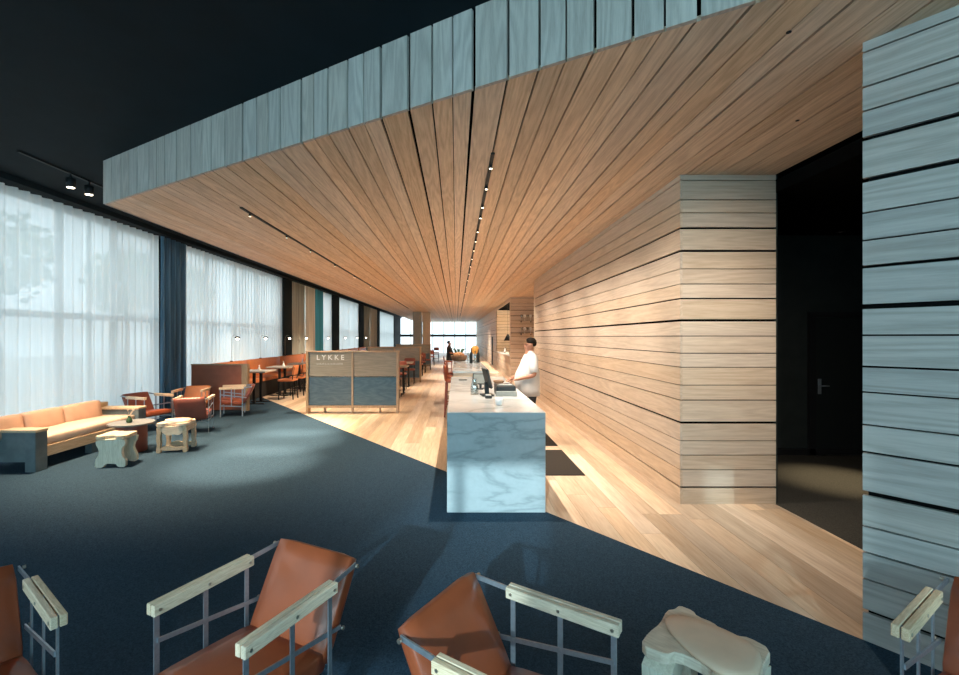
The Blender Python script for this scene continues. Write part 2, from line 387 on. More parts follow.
cn = MB().prism([(FA[0] + 0.05, fy(FA[0]) + 0.06), (3.25, fy(3.25) + 0.06), (3.25, YF), (FA[0] + 0.05, YF)], ZW + 0.035, ZW + 0.10).build('ceiling_canopy', 'void')
struct(cn, 'lowered canopy ceiling of warm ash boards', 'ceiling')
nrm = Vector((-FK, 1.0, 0)).normalized()   # points into the canopy
th = 0.03
for a, b in zip(seams, seams[1:]):
    x0, x1 = FA[0] + a + gap(a), FA[0] + b - gap(b)
    dy = th / nrm.y
    MB().prism([(x0, fy(x0) + dy), (x1, fy(x1) + dy), (x1, YF), (x0, YF)], ZW, ZW + 0.03).build('ceiling_board', 'wood_ceiling', cn)
    x0, x1 = FA[0] + a + gap(a) + .0018, FA[0] + b - gap(b) - .0018
    p0, p1 = Vector((x0, fy(x0), 0)), Vector((x1, fy(x1), 0))
    q1, q0 = p1 + nrm * th, p0 + nrm * th
    MB().prism([p0[:2], p1[:2], q1[:2], q0[:2]], ZW, ZC).build('fascia_board', 'daylit_z', cn)
MB().box((FA[0], FA[1] + 0.03, ZW), (FA[0] + 0.03, YF, ZC)).build('side_fascia', 'daylit_z', cn)
MB().prism([(FA[0] + 0.03, fy(FA[0]) + 0.07), (3.2, fy(3.2) + 0.06), (3.2, fy(3.2) + 0.10), (FA[0] + 0.03, fy(FA[0]) + 0.11)], ZW + 0.03, ZC).build('fascia_backing', 'void', cn)

# horizontal cladding heights shared by both walls
zs = [0.0, .17, .349, .498, .643, .828, 1.057, 1.21, 1.392, 1.535, 1.71, 1.87, 2.092, 2.24, 2.394, 2.577, 2.808, 2.963, 3.097, 3.292, ZW]
zb = {.17: 2.0, .828: 2.6, 1.057: 1.2, 1.535: 1.0, 1.87: 2.6, 2.092: 1.6, 2.577: 2.4, 2.808: 2.2, .498: 1.0, 3.097: 1.0}
def zgap(z): return 0.0048 * zb.get(z, 0.85) if 0 < z < ZW else 0
t = 0.025
# block 1
YB1 = (4.61, 13.24); XR = 3.256
wc = MB().box((XW + t + 0.002, YB1[0] + t + 0.002, 0), (XR, YB1[1] - 0.002, ZW)).build('wall_center', 'void'); struct(wc, 'long block clad in horizontal pale ash boards', 'wall')
def clad_block(parent, x0, x1, y0, y1, front=True, side=True, hole=None, end=False):
    for a, b in zip(zs, zs[1:]):
        za, zz = a + zgap(a), b - zgap(b)
        if side:
            spans = [(y0, y1)]
            if hole and za < hole[3] and zz > hole[2]:
                spans = [(y0, hole[0]), (hole[1], y1)]
                if za < hole[2]: MB().box((x0, hole[0], za), (x0 + t, hole[1], hole[2])).build('plank', 'wood_wall_y', parent)
                if zz > hole[3]: MB().box((x0, hole[0], hole[3]), (x0 + t, hole[1], zz)).build('plank', 'wood_wall_y', parent)
            for s0, s1 in spans:
                if s1 - s0 > 0.02: MB().box((x0, s0, za), (x0 + t, s1, zz)).build('plank', 'wood_wall_y', parent)
        if front: MB().box((x0 + t + 0.001, y0, za), (x1, y0 + t, zz)).build('plank', 'wood_wall_x', parent)
        if end: MB().box((x0 + t + 0.001, y1 - t, za), (x1, y1, zz)).build('plank', 'wood_wall_x', parent)
clad_block(wc, XW, XR, *YB1, end=True)
# block 2, with a servery opening on its side
B2 = (18.7, YF)
w2 = MB().box((2.25 + t + 0.002, B2[0] + 6.6, 0), (3.6, B2[1], ZW)).build('wall_far', 'void'); struct(w2, 'farther ash clad block with an open servery', 'wall')
MB().box((2.25 + t + .002, 18.7 + t + .002, 0), (3.6, 18.95, ZW)).build('pier', 'void', w2)
clad_block(w2, 2.25, 3.6, 18.7, YF, hole=(19.0, 25.3, 0.87, 3.18))
MB().box((2.25 + t, 18.95, 0.0), (2.85, 25.3, 0.87)).build('servery_base', 'wood_wall_y', w2)
MB().box((2.25 + t, 18.95, 0.87), (2.9, 25.3, 0.90)).build('servery_counter', 'white', w2)
MB().box((2.28, 18.95, 3.18), (4.6, 25.3, ZW)).build('servery_soffit', 'void', w2)
for a, b in zip(zs, zs[1:]):
    MB().box((2.28, 25.2, a + .006), (4.6, 25.24, b - .006)).build('plank', 'wood_wall_x', w2)
MB().box((4.6, 18.7, 0), (4.7, 25.3, ZW)).build('servery_back', 'wood_wall_y', w2)
MB().box((2.22, 27.6, 0.0), (2.247, 28.3, 1.72)).build('dark_panel', 'black', w2)
# link between the two blocks
lk = MB().box((3.6, 13.24, 0), (3.7, 18.7, ZW)).build('wall_link', 'wood_wall_y'); struct(lk, 'recessed ash wall between the two clad blocks', 'wall')

# angled wall running towards the viewer
gl = 7.2; gu = Vector((-GK, -1, 0)).normalized(); gn = Vector((gu.y, -gu.x, 0))   # gn: out of the room side candidate
if gn.x < 0: gn = -gn
def gp(s, d): p = Vector((GA[0], GA[1], 0)) + gu * s + gn * d; return (p.x, p.y)
wr = MB().prism([gp(0.02, t + .002), gp(gl, t + .002), gp(gl, 0.25), gp(0.02, 0.25)], 0, ZW).build('wall_right', 'void'); struct(wr, 'angled wall clad in horizontal ash boards, cool daylight in their colour', 'wall')
ang = math.atan2(gu.y, gu.x)
for a, b in zip(zs, zs[1:]):
    za, zz = a + zgap(a) * 1.15, b - zgap(b) * 1.15
    o = MB().box((0, 0 - t if False else 0, za), (gl, t, zz)).build('plank', 'daylit_h', wr)
    o.location = (GA[0], GA[1], 0); o.rotation_euler = (0, 0, ang)
    if (Matrix.Rotation(ang, 3, 'Z') @ Vector((0, 1, 0))).dot(gn) < 0:
        o.scale = (1, -1, 1)
e0 = MB().prism([gp(0, 0), gp(0.022, 0), gp(0.022, 0.25), gp(0, 0.25)], 0, ZW)
# upper part of that wall
MB().prism([gp(-0.0, 0.03), gp(gl, 0.03), gp(gl, 0.25), gp(0.0, 0.25)], ZW + .1, ZC).build('upper_wall', 'dark_ceiling', wr)
e0.bm.free()

# side corridor
cw = MB().box((3.25, 6.55, 0), (7.5, 6.65, ZC)).build('wall_corridor', 'corridor'); struct(cw, 'black end wall of the side corridor', 'wall')
MB().box((7.4, -3.0, 0), (7.5, 6.55, ZC)).build('side', 'corridor', cw)
MB().box((XR + .002, 4.63, 0), (XR + .03, 6.55, ZW)).build('return_face', 'corridor', cw)
MB().box((3.255, 1.0, 3.17), (7.5, 6.55, 3.30)).build('soffit', 'void', cw)
MB().box((3.255, 6.5, 0), (7.4, 6.549, 0.09)).build('skirting', 'black', cw)
dr = bpy.data.objects.new('door_1', None); C.objects.link(dr); struct(dr, 'closed black door at the end of the dark corridor', 'door')
MB().box((5.17, 6.515, 0.01), (6.05, 6.545, 1.98)).build('door_leaf', 'door', dr)
for a, b in (((5.08, 6.50, 0), (5.165, 6.549, 2.06)), ((6.055, 6.50, 0), (6.14, 6.549, 2.06)), ((5.165, 6.50, 1.985), (6.055, 6.549, 2.06))):
    MB().box(a, b).build('door_frame', 'black', dr)
lp = MB().box((5.20, 6.505, 0.88), (5.25, 6.514, 1.10)).bevel(0.003, 1).build('lock_plate', 'steel', dr)
MB().tube([(5.225, 6.51, 1.0), (5.225, 6.47, 1.0), (5.33, 6.465, 1.0)], 0.009).build('handle', 'steel', lp, True)
MB().box((5.17, 6.50, 0.0), (6.05, 6.545, 0.009)).build('threshold', 'steel', dr)
dl = thing('corridor_downlight', 'small round downlight in the black corridor ceiling', 'light', (5.35, 6.30, 3.168))
MB().lathe([(0.055, 0), (0.055, -0.012), (0.04, -0.014), (0.04, -0.004)]).build('ring', 'black', dl, True)
MB().lathe([(0.036, -0.003), (0.036, -0.006)]).build('lens', 'white', dl)
def spot(loc, target, power, size, blend=0.6, col=(1.0, 0.87, 0.72), r=0.03):
    l = bpy.data.lights.new('spot_beam', 'SPOT'); l.energy = power; l.spot_size = R(size); l.spot_blend = blend; l.color = col; l.shadow_soft_size = r
    o = bpy.data.objects.new('spot_beam', l); C.objects.link(o); o.location = loc
    o.rotation_euler = (Vector(target) - Vector(loc)).to_track_quat('-Z', 'Y').to_euler(); return o
spot((4.9, 5.35, 3.12), (4.55, 5.35, 0), 420, 30, 1.0, (1.0, 0.80, 0.50))

# ------------------------------------------------------------------ window walls
def window(name, label, y0, y1, n, ztr=2.05, z0=0.0, z1=3.80, x=XL - 0.12, fm='frame_grey'):
    r = bpy.data.objects.new(name, None); C.objects.link(r); struct(r, label, 'window')
    for i in range(n + 1):
        y = y0 + (y1 - y0) * i / n
        MB().box((x - 0.05, y - 0.03, z0), (x + 0.05, y + 0.03, z1)).build('mullion', fm, r)
    for zz in (z0 + 0.03, ztr, z1 - 0.03):
        for i in range(n):
            ya, yb = y0 + (y1 - y0) * i / n + .03, y0 + (y1 - y0) * (i + 1) / n - .03
            MB().box((x - 0.045, ya, zz - 0.05 if zz == ztr else zz - .03), (x + 0.045, yb, zz + 0.05 if zz == ztr else zz + .03)).build('transom', fm, r)
    for i in range(n):
        ya, yb = y0 + (y1 - y0) * i / n + .03, y0 + (y1 - y0) * (i + 1) / n - .03
        MB().box((x - 0.006, ya, z0 + .06), (x + 0.006, yb, ztr - .05)).build('pane', 'pane', r)
        MB().box((x - 0.006, ya, ztr + .05), (x + 0.006, yb, z1 - .06)).build('pane', 'pane', r)
    return r
window('window_1', 'tall street window behind the lounge sofa', -3.4, 9.7, 11)
window('window_2', 'tall street window behind the orange banquette', 10.2, 16.0, 4)
window('window_3', 'street window past the first dark pillar', 16.85, 22.4, 4)
window('window_4', 'street window past the second dark pillar', 23.7, 28.5, 4)
window('window_5', 'street window near the far end of the dining room', 30.0, 44.6, 10)
wl = bpy.data.objects.new('wall_left', None); C.objects.link(wl); struct(wl, 'dark pillars and head beam of the street facade', 'wall')
MB().box((XL - 0.3, YB, 3.80), (XL + 0.32, YF, ZC)).build('head_beam', 'dark_ceiling', wl)
for a, b in ((9.70, 10.20), (16.0, 16.85), (22.4, 23.7), (28.5, 30.0), (35.2, 36.3), (44.6, YF)):
    MB().box((XL - 0.25, a, 0), (XL + 0.05 if a < 11 else XL + 0.2, b, 3.80)).build('pillar', 'dark_ceiling', wl)
# far glazing
wf = bpy.data.objects.new('window_6', None); C.objects.link(wf); struct(wf, 'bright glazed end wall with dark transom', 'window')
for i in range(8):
    x = -6.2 + i * 1.21
    MB().box((x - 0.04, YF + 0.02, 0), (x + 0.04, YF + 0.12, 3.8)).build('mullion', 'frame', wf)
    if i < 7:
        MB().box((x + 0.04, YF + 0.02, 1.72), (x + 1.17, YF + 0.12, 2.0)).build('transom', 'frame', wf)
        MB().box((x + .04, YF + .06, 0.02), (x + 1.17, YF + .072, 1.72)).build('pane', 'pane', wf)
        MB().box((x + .04, YF + .06, 2.0), (x + 1.17, YF + .072, 3.8)).build('pane', 'pane', wf)

# back street front (behind the viewpoint): piers, mullions and glass, light comes through it
wb = bpy.data.objects.new('wall_back', None); C.objects.link(wb); struct(wb, 'street front of the lounge with tall glazed bays', 'wall')
piers = [(-6.6, -6.1), (-3.3, -3.0), (-0.2, 0.1), (3.2, 3.5), (6.6, 7.5)]
for a, b in piers: MB().box((a, YB - .2, 0), (b, YB, ZC)).build('pier', 'render_white', wb)
edges = [b for a, b in piers[:-1]]; ends = [a for a, b in piers[1:]]
for a, b in zip(edges, ends):
    MB().box((a, YB - .2, 3.5), (b, YB, ZC)).build('lintel', 'render_white', wb)
    n = max(1, round((b - a) / 1.1))
    for i in range(1, n): xx = a + (b - a) * i / n; MB().box((xx - .03, YB - .14, 0), (xx + .03, YB - .06, 3.5)).build('mullion', 'frame', wb)
    MB().box((a, YB - .14, 2.28), (b, YB - .06, 2.36)).build('transom', 'frame', wb)
    MB().box((a, YB - .105, 0.0), (b, YB - .095, 2.28)).build('pane', 'pane', wb)
    MB().box((a, YB - .105, 2.36), (b, YB - .095, 3.5)).build('pane', 'pane', wb)
pv = MB().box((-40, -30, -0.3), (XL - 0.36, 70, -0.14)).build('ground_outside', 'pavement'); struct(pv, 'pale street pavement outside the windows', 'pavement')

for i, (a, b) in enumerate(((-40, -5.9), (-4.35, -2.83), (-2.62, 30))):  # unseen slabs added outside; the gaps between them shape the sun patches
    eb = MB().box((a, -16.4, -0.3), (b, -16, 14)).build('sun_blocker', 'render_white'); struct(eb, ('long', 'narrow', 'wide')[i] + ' pale building added unseen across the street to shape the sun', 'blocker')
pb = MB().box((XL - .36, -30, -0.3), (30, YB - 0.21, -0.14)).build('street_outside', 'pavement'); struct(pb, 'street pavement in front of the lounge', 'pavement')
# ------------------------------------------------------------------ curtains
def drape(name, label, y0, y1, mat, x=XL + 0.13, z0=0.02, z1=3.79, amp=0.062, wl=0.18, group=None, seed=0):
    rr = random.Random(seed * 13 + 5); m = MB(); bm = m.bm
    n = max(8, int((y1 - y0) / wl * 8)); nz = 5; cols = []
    ph = rr.random() * 6; f1 = rr.uniform(.9, 1.1)
    for i in range(n + 1):
        y = y0 + (y1 - y0) * i / n; col = []
        for j in range(nz + 1):
            z = z0 + (z1 - z0) * j / nz
            a = amp * (0.65 + 0.35 * noise.noise(Vector((y * 1.3, seed * 3.1, 0.2)))) * (1.1 - 0.25 * j / nz)
            w = math.sin(2 * PI * y / (wl * f1) + ph + 1.6 * noise.noise(Vector((y * 1.7, seed, 0))) + 0.4 * noise.noise(Vector((y * 2, z * .8, seed))))
            col.append(bm.verts.new((x + a * w, y, z)))
        cols.append(col)
    for i in range(n):
        for j in range(nz): bm.faces.new((cols[i][j], cols[i + 1][j], cols[i + 1][j + 1], cols[i][j + 1]))
    o = m.build(name, mat, None, True)
    return tag(o, label, 'curtain', group)
G1 = 'sheer curtains along the street windows'; G2 = 'heavy drapes along the street windows'
drape('sheer_curtain', 'white sheer curtain at the frame edge, left of the sofa', 2.0, 7.62, 'sheer', group=G1, seed=1)
drape('sheer_curtain', 'white sheer curtain behind the sofa, next to the blue velvet drape', 7.60, 9.35, 'sheer', group=G1, seed=2)
drape('sheer_curtain', 'white sheer curtain beyond the blue drape, above the maroon booth end', 10.30, 12.68, 'sheer', group=G1, seed=3)
drape('sheer_curtain', 'white sheer curtain just before the first dark pillar', 12.69, 15.98, 'sheer', group=G1, seed=4)
drape('sheer_curtain', 'narrow sheer curtain beside the teal drape', 20.9, 22.38, 'sheer', group=G1, seed=5)
drape('sheer_curtain', 'white sheer curtain above the lettered screen, between two dark pillars', 23.7, 28.5, 'sheer', group=G1, seed=6)
drape('sheer_curtain', 'pale sheer curtain in the last street windows', 36.5, 44.6, 'sheer', group=G1, seed=7)
drape('velvet_drape', 'deep blue velvet drape hanging beside the maroon booth end', 9.37, 10.28, 'blue_velvet', x=XL + 0.18, amp=0.10, wl=0.19, group=G2, seed=8)
drape('heavy_drape', 'taupe drape right after the first dark pillar', 16.9, 18.35, 'taupe', x=XL + 0.16, amp=0.06, group=G2, seed=9)
drape('heavy_drape', 'pale beige drape between the taupe and teal drapes', 18.4, 19.65, 'beige_drape', x=XL + 0.16, amp=0.06, group=G2, seed=10)
drape('heavy_drape', 'teal drape above the left end of the lettered screen', 19.7, 20.85, 'teal', x=XL + 0.16, amp=0.06, group=G2, seed=11)
drape('heavy_drape', 'taupe drape past the third dark pillar', 30.0, 32.1, 'taupe', x=XL + 0.16, amp=0.06, group=G2, seed=12)
drape('heavy_drape', 'pale beige drape far down the street windows', 32.2, 35.1, 'beige_drape', x=XL + 0.16, amp=0.06, group=G2, seed=13)

# ------------------------------------------------------------------ tracks and spots
def track(name, label, x, y0, y1, z, heads, tgt, power, size, drop=0.0, body=(0.026, 0.07), lc=(1.0, 0.87, 0.72)):
    r = thing(name, label, 'track light', (x, y0, z), 0, 'ceiling track lights')
    MB().box((-0.017, 0, -0.02), (0.017, y1 - y0, 0.0)).build('rail', 'black', r)
    for i, y in enumerate(heads):
        hd = MB().lathe([(body[0] * .8, -0.024 - drop), (body[0], -0.03 - drop), (body[0], -0.024 - drop - body[1]), (body[0] * .85, -0.026 - drop - body[1])], (0, y - y0, 0), 14).build('spot_head', 'black', r, True)
        MB().box((-0.008, y - y0 - .008, -0.026 - drop), (0.008, y - y0 + .008, -0.02)).build('stem', 'black', hd)
        MB().lathe([(body[0] * .8, -0.027 - drop - body[1]), (body[0] * .8, -0.029 - drop - body[1])], (0, y - y0, 0), 14).build('lens', 'lens', hd)
        tg = tgt(i, y)
        if tg: spot((x, y, z - 0.05 - drop - body[1]), tg[:3], power * tg[3], size(i) if callable(size) else size, 0.8, lc)
    return r
h2 = [4.3, 4.9, 5.6, 6.1, 6.9, 7.6, 8.4, 9.3, 10.3, 11.5, 12.8, 14.5, 16.5, 19, 22, 26, 30, 35]
def t2(i, y):
    if y < 13: return ((2.1, y + 0.9, 1.0, 0.45) if i % 2 == 0 else (0.30, y + 0.1, 0, 0.55))
    return (0.2 if i % 2 else 1.6, y + .5, 0, 1.5)
track('ceiling_track', 'black light track in the wooden ceiling above the counter', 0.33, 4.05, 38.0, ZW + 0.004, h2, t2, 290, 80, 0.0, (0.016, 0.03))
h1 = [6.0, 7.3, 8.5, 10.2, 12.2, 14.5, 17.5, 21]
track('ceiling_track', 'black light track in the wooden ceiling above the lettered screen', -2.73, 5.75, 26.0, ZW + 0.004, h1, lambda i, y: (-2.8 if i % 2 else -4.9, y + 0.3, 0.3, 1.25) if i > 2 else (-2.85, y + 0.1, 0, 2.6), 330, lambda i: 66 if i > 2 else 40, 0.0, (0.016, 0.03), (1.0, 0.79, 0.55))
track('ceiling_track', 'black track on the dark ceiling with two cylinder spotlights', -5.12, 5.3, 9.0, ZC - 0.002, [6.02, 6.32, 8.2], lambda i, y: (-3.9 + .2 * i, y + 0.5, 0.0, 1.0), 500, 85, 0.05, (0.055, 0.12), (1.0, 0.76, 0.50))

for i, (x, y, tg, pw) in enumerate(((1.80, 2.45, (2.80, 4.6, 1.65), 95), (2.60, 3.45, (2.6, 4.0, 0.0), 80))):  # lamps added at sprinkler-like ceiling marks to brighten the block front
    r_ = thing('added_ceiling_lamp', ('small added lamp at a sprinkler in the ceiling boards near the top edge', 'small added lamp in the ceiling boards above the block front')[i], 'light', (x, y, ZW), 0, 'added ceiling lamps')
    MB().lathe([(0.013, 0.0), (0.013, -0.004), (0.009, -0.005)], n=16).build('ring', 'black', r_)
    spot((x, y, ZW - 0.02), tg, pw, (70, 100)[i], 1.0)
pl_ = bpy.data.lights.new('servery_fill', 'POINT'); pl_.energy = 160; pl_.color = (1.0, 0.78, 0.5); pl_.shadow_soft_size = 0.05  # fill lamp added inside the servery to brighten its boards
po_ = bpy.data.objects.new('servery_fill', pl_); C.objects.link(po_); po_.location = (3.3, 22.0, 2.9)
# ------------------------------------------------------------------ counter
ct = thing('bar_counter', 'long reception counter ending in a pale marble slab', 'counter')
MB().box((-0.087, 4.375, 0.004), (0.865, 4.42, 0.972)).bevel(0.003, 1).build('marble_end', 'marble', ct)
MB().box((-0.087, 4.421, 0.93), (0.865, 8.33, 0.972)).bevel(0.003, 1).build('counter_top', 'marble', ct)
MB().box((0.28, 4.421, 0.0), (0.84, 12.25, 0.928)).build('body', 'wood_wall_y', ct)
MB().box((0.281, 8.34, 0.93), (0.80, 12.25, 1.034)).build('bar_body', 'wood_wall_y', ct)
MB().box((-0.06, 8.32, 1.035), (0.62, 12.4, 1.075)).bevel(0.003, 1).build('bar_top', 'marble', ct)
MB().box((-0.05, 8.335, 0.973), (0.28, 8.36, 1.034)).build('bar_front', 'wood_wall_x', ct)
# mats behind the counter
for i, (a, b, lab) in enumerate(((5.55, 6.79, 'dark mat on the floor behind the marble end, nearest of three'), (7.06, 8.24, 'dark mat behind the counter, middle of three'), (9.66, 11.0, 'dark mat behind the counter, farthest of three'))):
    tag(MB().box((0.86, a, 0.001), (1.585, b, 0.011)).bevel(0.003, 1).build('floor_mat', 'mat'), lab, 'mat', 'mats behind the counter')

# ------------------------------------------------------------------ lounge armchairs
def armchair(name, label, seat='leather', back='leather'):
    r = thing(name, label, 'chair')
    sl = math.atan2(0.05, 0.46)
    cushion('seat', (0.50, 0.50, 0.10), seat, r, 0.028, 0.012, (0, -0.015, 0.315), (-sl, 0, 0))
    la = math.atan2(0.19, 0.36)
    cushion('backrest', (0.50, 0.075, 0.46), back, r, 0.026, 0.012, (0, 0.325, 0.478), (-la, 0, 0))
    for sx in (-1, 1):
        x = sx * 0.275
        for y, z0 in ((-0.22, 0.005), (0.0, 0.24), (0.22, 0.005)):
            MB().bar((x, y, z0), (x, y, 0.655), 0.022, 0.007, up=(1, 0, 0)).build('upright', 'steel', r)
        MB().bar((x - sx * .008, -0.22, 0.50), (x - sx * .008, 0.30, 0.415), 0.007, 0.020).build('side_rail', 'steel', r)
        MB().bar((x - sx * .008, -0.22, 0.255), (x - sx * .008, 0.24, 0.215), 0.007, 0.022).build('seat_rail', 'steel', r)
        MB().bar((x, 0.20, 0.640), (x - sx * .012, 0.415, 0.655), 0.007, 0.022).build('back_stay', 'steel', r)
        for d in (-1, 1):
            a = MB().box((x + d * 0.0150 - 0.0125, -0.245, 0.612), (x + d * 0.0150 + 0.0125, 0.245, 0.660)).bevel(0.003, 1).build('arm_batten', 'arm_wood', r)
            for y in (-0.22, 0.0, 0.22):
                MB().tube([(x + d * 0.0265, y, 0.635), (x + d * 0.0305, y, 0.635)], 0.007, 8).build('bolt', 'bolt', a)
        MB().tube([(x + sx * 0.004, 0.30, 0.415), (x + sx * 0.012, 0.30, 0.415)], 0.009, 8).build('rail_bolt', 'bolt', r)
        MB().tube([(x + sx * 0.0, 0.405, 0.655), (x + sx * 0.012, 0.405, 0.655)], 0.009, 8).build('back_bolt', 'bolt', r)
    for y, z in ((-0.20, 0.24), (0.2, 0.21)):
        MB().bar((-0.268, y, z), (0.268, y, z), 0.022, 0.007).build('cross_bar', 'steel', r)
    return r
GA1 = 'leather armchairs in the foreground'; GA2 = 'lounge armchairs by the curtains'
ch = armchair('armchair', 'cognac leather armchair with pale wooden arms, between the frame-edge chair and centre chair')
ch['label'] = 'cognac leather armchair whose whole front faces the viewer, both wooden arms showing'
ch['group'] = GA1
def put(o, x, y, fx, fy): o.location = (x, y, 0.005); o.rotation_euler = (0, 0, math.atan2(fx, -fy)); o.scale = (0.955,) * 3; return o
put(ch, -0.875, 1.89, -0.45, -0.893)
put(dup(ch, (0, 0, 0), 0, 'cognac leather armchair turned sideways beside the carved stool'), 0.272, 1.60, 0.83, -0.558)
put(dup(ch, (0, 0, 0), 0, 'cognac leather armchair cut by the frame edge, in front of the angled board wall'), 1.97, 1.57, -0.84, -0.54)
put(dup(ch, (0, 0, 0), 0, 'dark brown leather armchair at the bottom corner, on the open carpet opposite the angled wall'), -1.86, 1.66, 0.8, -0.6)
c1 = armchair('armchair', 'armchair with red seat standing against the sheer curtain behind the sofa end', 'leather', 'maroon'); c1['group'] = GA2; put(c1, -5.60, 8.30, 0.94, -0.34)
c2 = armchair('armchair', 'orange armchair facing the room beside the blue velvet drape', 'orange', 'orange'); c2['group'] = GA2; put(c2, -5.42, 9.28, 0.2, -0.98)
c3 = armchair('armchair', 'maroon armchair seen from behind, between the carved stool and orange armchair', 'maroon', 'maroon'); c3['group'] = GA2; put(c3, -4.70, 8.15, -0.32, 1.0)
c4 = armchair('armchair', 'armchair with red seat and open slatted arms before the maroon booth end', 'leather', 'maroon'); c4['group'] = GA2; put(c4, -4.85, 9.85, -0.94, -0.34)

# ------------------------------------------------------------------ carved stools
def wob(pts, amp, seed):
    rr = random.Random(seed); return [(p[0] + rr.uniform(-amp, amp), p[1] + rr.uniform(-amp, amp)) for p in pts]
def smoothpoly(pts, it=2):
    for _ in range(it):
        o = []
        for i in range(len(pts)):
            p, q = pts[i], pts[(i + 1) % len(pts)]
            o += [(p[0] * .78 + q[0] * .22, p[1] * .78 + q[1] * .22), (p[0] * .22 + q[0] * .78, p[1] * .22 + q[1] * .78)]
        pts = o
    return pts
def carved_stool(name, label, style, loc, rz, pad=True, mat='cream_wood', topmat='pale_wood', group='carved stools'):
    r = thing(name, label, 'stool', loc, rz, group)
    top = [(-.21, -.19), (-.10, -.185), (-.075, -.13), (.045, -.13), (.08, -.20), (.19, -.19), (.215, -.08), (.205, .03), (.21, .17), (.12, .195), (.08, .17), (.02, .17), (-.02, .20), (-.09, .20), (-.12, .235), (-.185, .235), (-.19, .185), (-.215, .15), (-.20, .02), (-.215, -.08)]
    MB().extrude_poly(smoothpoly(top, 1), 'z', 0.382, 0.43).bevel(0.005, 1).build('top', topmat, r)
    if style == 'slab':
        half = [(.205, .381), (.205, .31), (.165, .27), (.15, .21), (.175, .15), (.205, .10), (.205, 0.0), (.10, 0.0), (.085, .035), (.04, .05)]
        pol = half + [(-a, b) for a, b in half[::-1]]
        for y0, y1, sd in ((-.185, -.125, 1), (.125, .185, 2)):
            MB().extrude_poly(smoothpoly(wob(pol, .008, sd), 1), 'y', y0, y1).build('side_slab', mat, r)
        MB().extrude_poly(smoothpoly([(-.12, .20), (.12, .20), (.12, .26), (-.12, .26)], 1), 'x', -0.02, 0.02).build('stretcher', mat, r)
    elif style == 'frame':
        legp = [(0, 0), (.055, 0), (.06, .05), (.045, .1), (.06, .16), (.048, .22), (.062, .30), (.06, .381), (0, .381), (.008, .28), (-.004, .2), (.01, .12), (-.002, .05)]
        for sx in (-1, 1):
            for y in (-.185, .125):
                MB().extrude_poly([(sx * (.205 - a), b) for a, b in smoothpoly(legp, 1)], 'y', y, y + .06).build('leg', mat, r)
        for y in (-.18, .13):
            MB().extrude_poly(smoothpoly([(-.15, .03), (.15, .03), (.15, .09), (.05, .075), (-.06, .10), (-.15, .08)], 1), 'y', y, y + .05).build('stretcher', mat, r)
            MB().extrude_poly(smoothpoly([(-.15, .381), (.15, .381), (.15, .30), (.09, .25), (.02, .27), (-.05, .24), (-.15, .31)], 1), 'y', y, y + .05).build('apron', topmat, r)
        for x in (-.2, .15):
            MB().box((x, -.12, .30), (x + .05, .12, .381)).bevel(.008, 2).build('end_rail', mat, r)
    else:
        for x0, x1 in ((-.205, -.085), (.07, .205)):
            pl = [(-.18, 0), (-.11, 0), (-.10, .10), (-.085, .22), (-.04, .30), (.04, .31), (.085, .24), (.10, .1), (.12, 0), (.185, 0), (.19, .12), (.175, .22), (.19, .381), (-.185, .381), (-.175, .2), (-.19, .12)]
            MB().extrude_poly(smoothpoly(pl, 1), 'x', x0, x1).build('leg_slab', mat, r)
        for y0, y1 in ((.13, .17),):
            MB().extrude_poly(smoothpoly([(-.15, .381), (.15, .381), (.15, .29), (.08, .32), (.02, .30), (-.05, .325), (-.10, .285), (-.15, .30)], 1), 'y', y0, y1).build('apron', mat, r)
    if pad:
        bm = MB()
        # flat leather pad, pointed at one end
        base = smoothpoly([(-.20, .06), (-.12, .135), (.02, .15), (.17, .12), (.205, .02), (.20, -.12), (.10, -.165), (-.02, -.12), (-.14, -.03)], 2)
        cx, cy = .03, -.005
        rings = []
        for f, z in ((1.0, .431), (1.0, .441), (.96, .452), (.86, .459), (.6, .464), (.25, .466)):
            rings.append([bm.bm.verts.new((cx + (p[0] - cx) * f, cy + (p[1] - cy) * f, z)) for p in base])
        for a, b in zip(rings, rings[1:]):
            for i in range(len(base)): bm.bm.faces.new((a[i], a[(i + 1) % len(base)], b[(i + 1) % len(base)], b[i]))
        bm.bm.faces.new(rings[0][::-1]); bm.bm.faces.new(rings[-1])
        bm.build('seat_pad', 'stool_pad', r, True)
    return r
M['stool_pad'] = plain('natural_leather_pad', (0.74, 0.51, 0.36), 0.45, var=0.05, nscale=9)
carved_stool('carved_stool', 'pale carved wooden stool with natural leather pad, in the foreground beside the armchair', 'arch', (1.04, 1.885, 0.005), R(-44)).scale = (.96, .96, .96)
carved_stool('carved_stool', 'cream carved stool with waisted slab sides in front of the round table', 'slab', (-4.52, 6.05, 0.005), R(8), pad=False).scale = (.86, .86, .95)
carved_stool('carved_stool', 'carved stool with open frame legs between round table and maroon armchair', 'frame', (-4.20, 6.82, 0.005), R(10), pad=True, mat='sofa_wood')

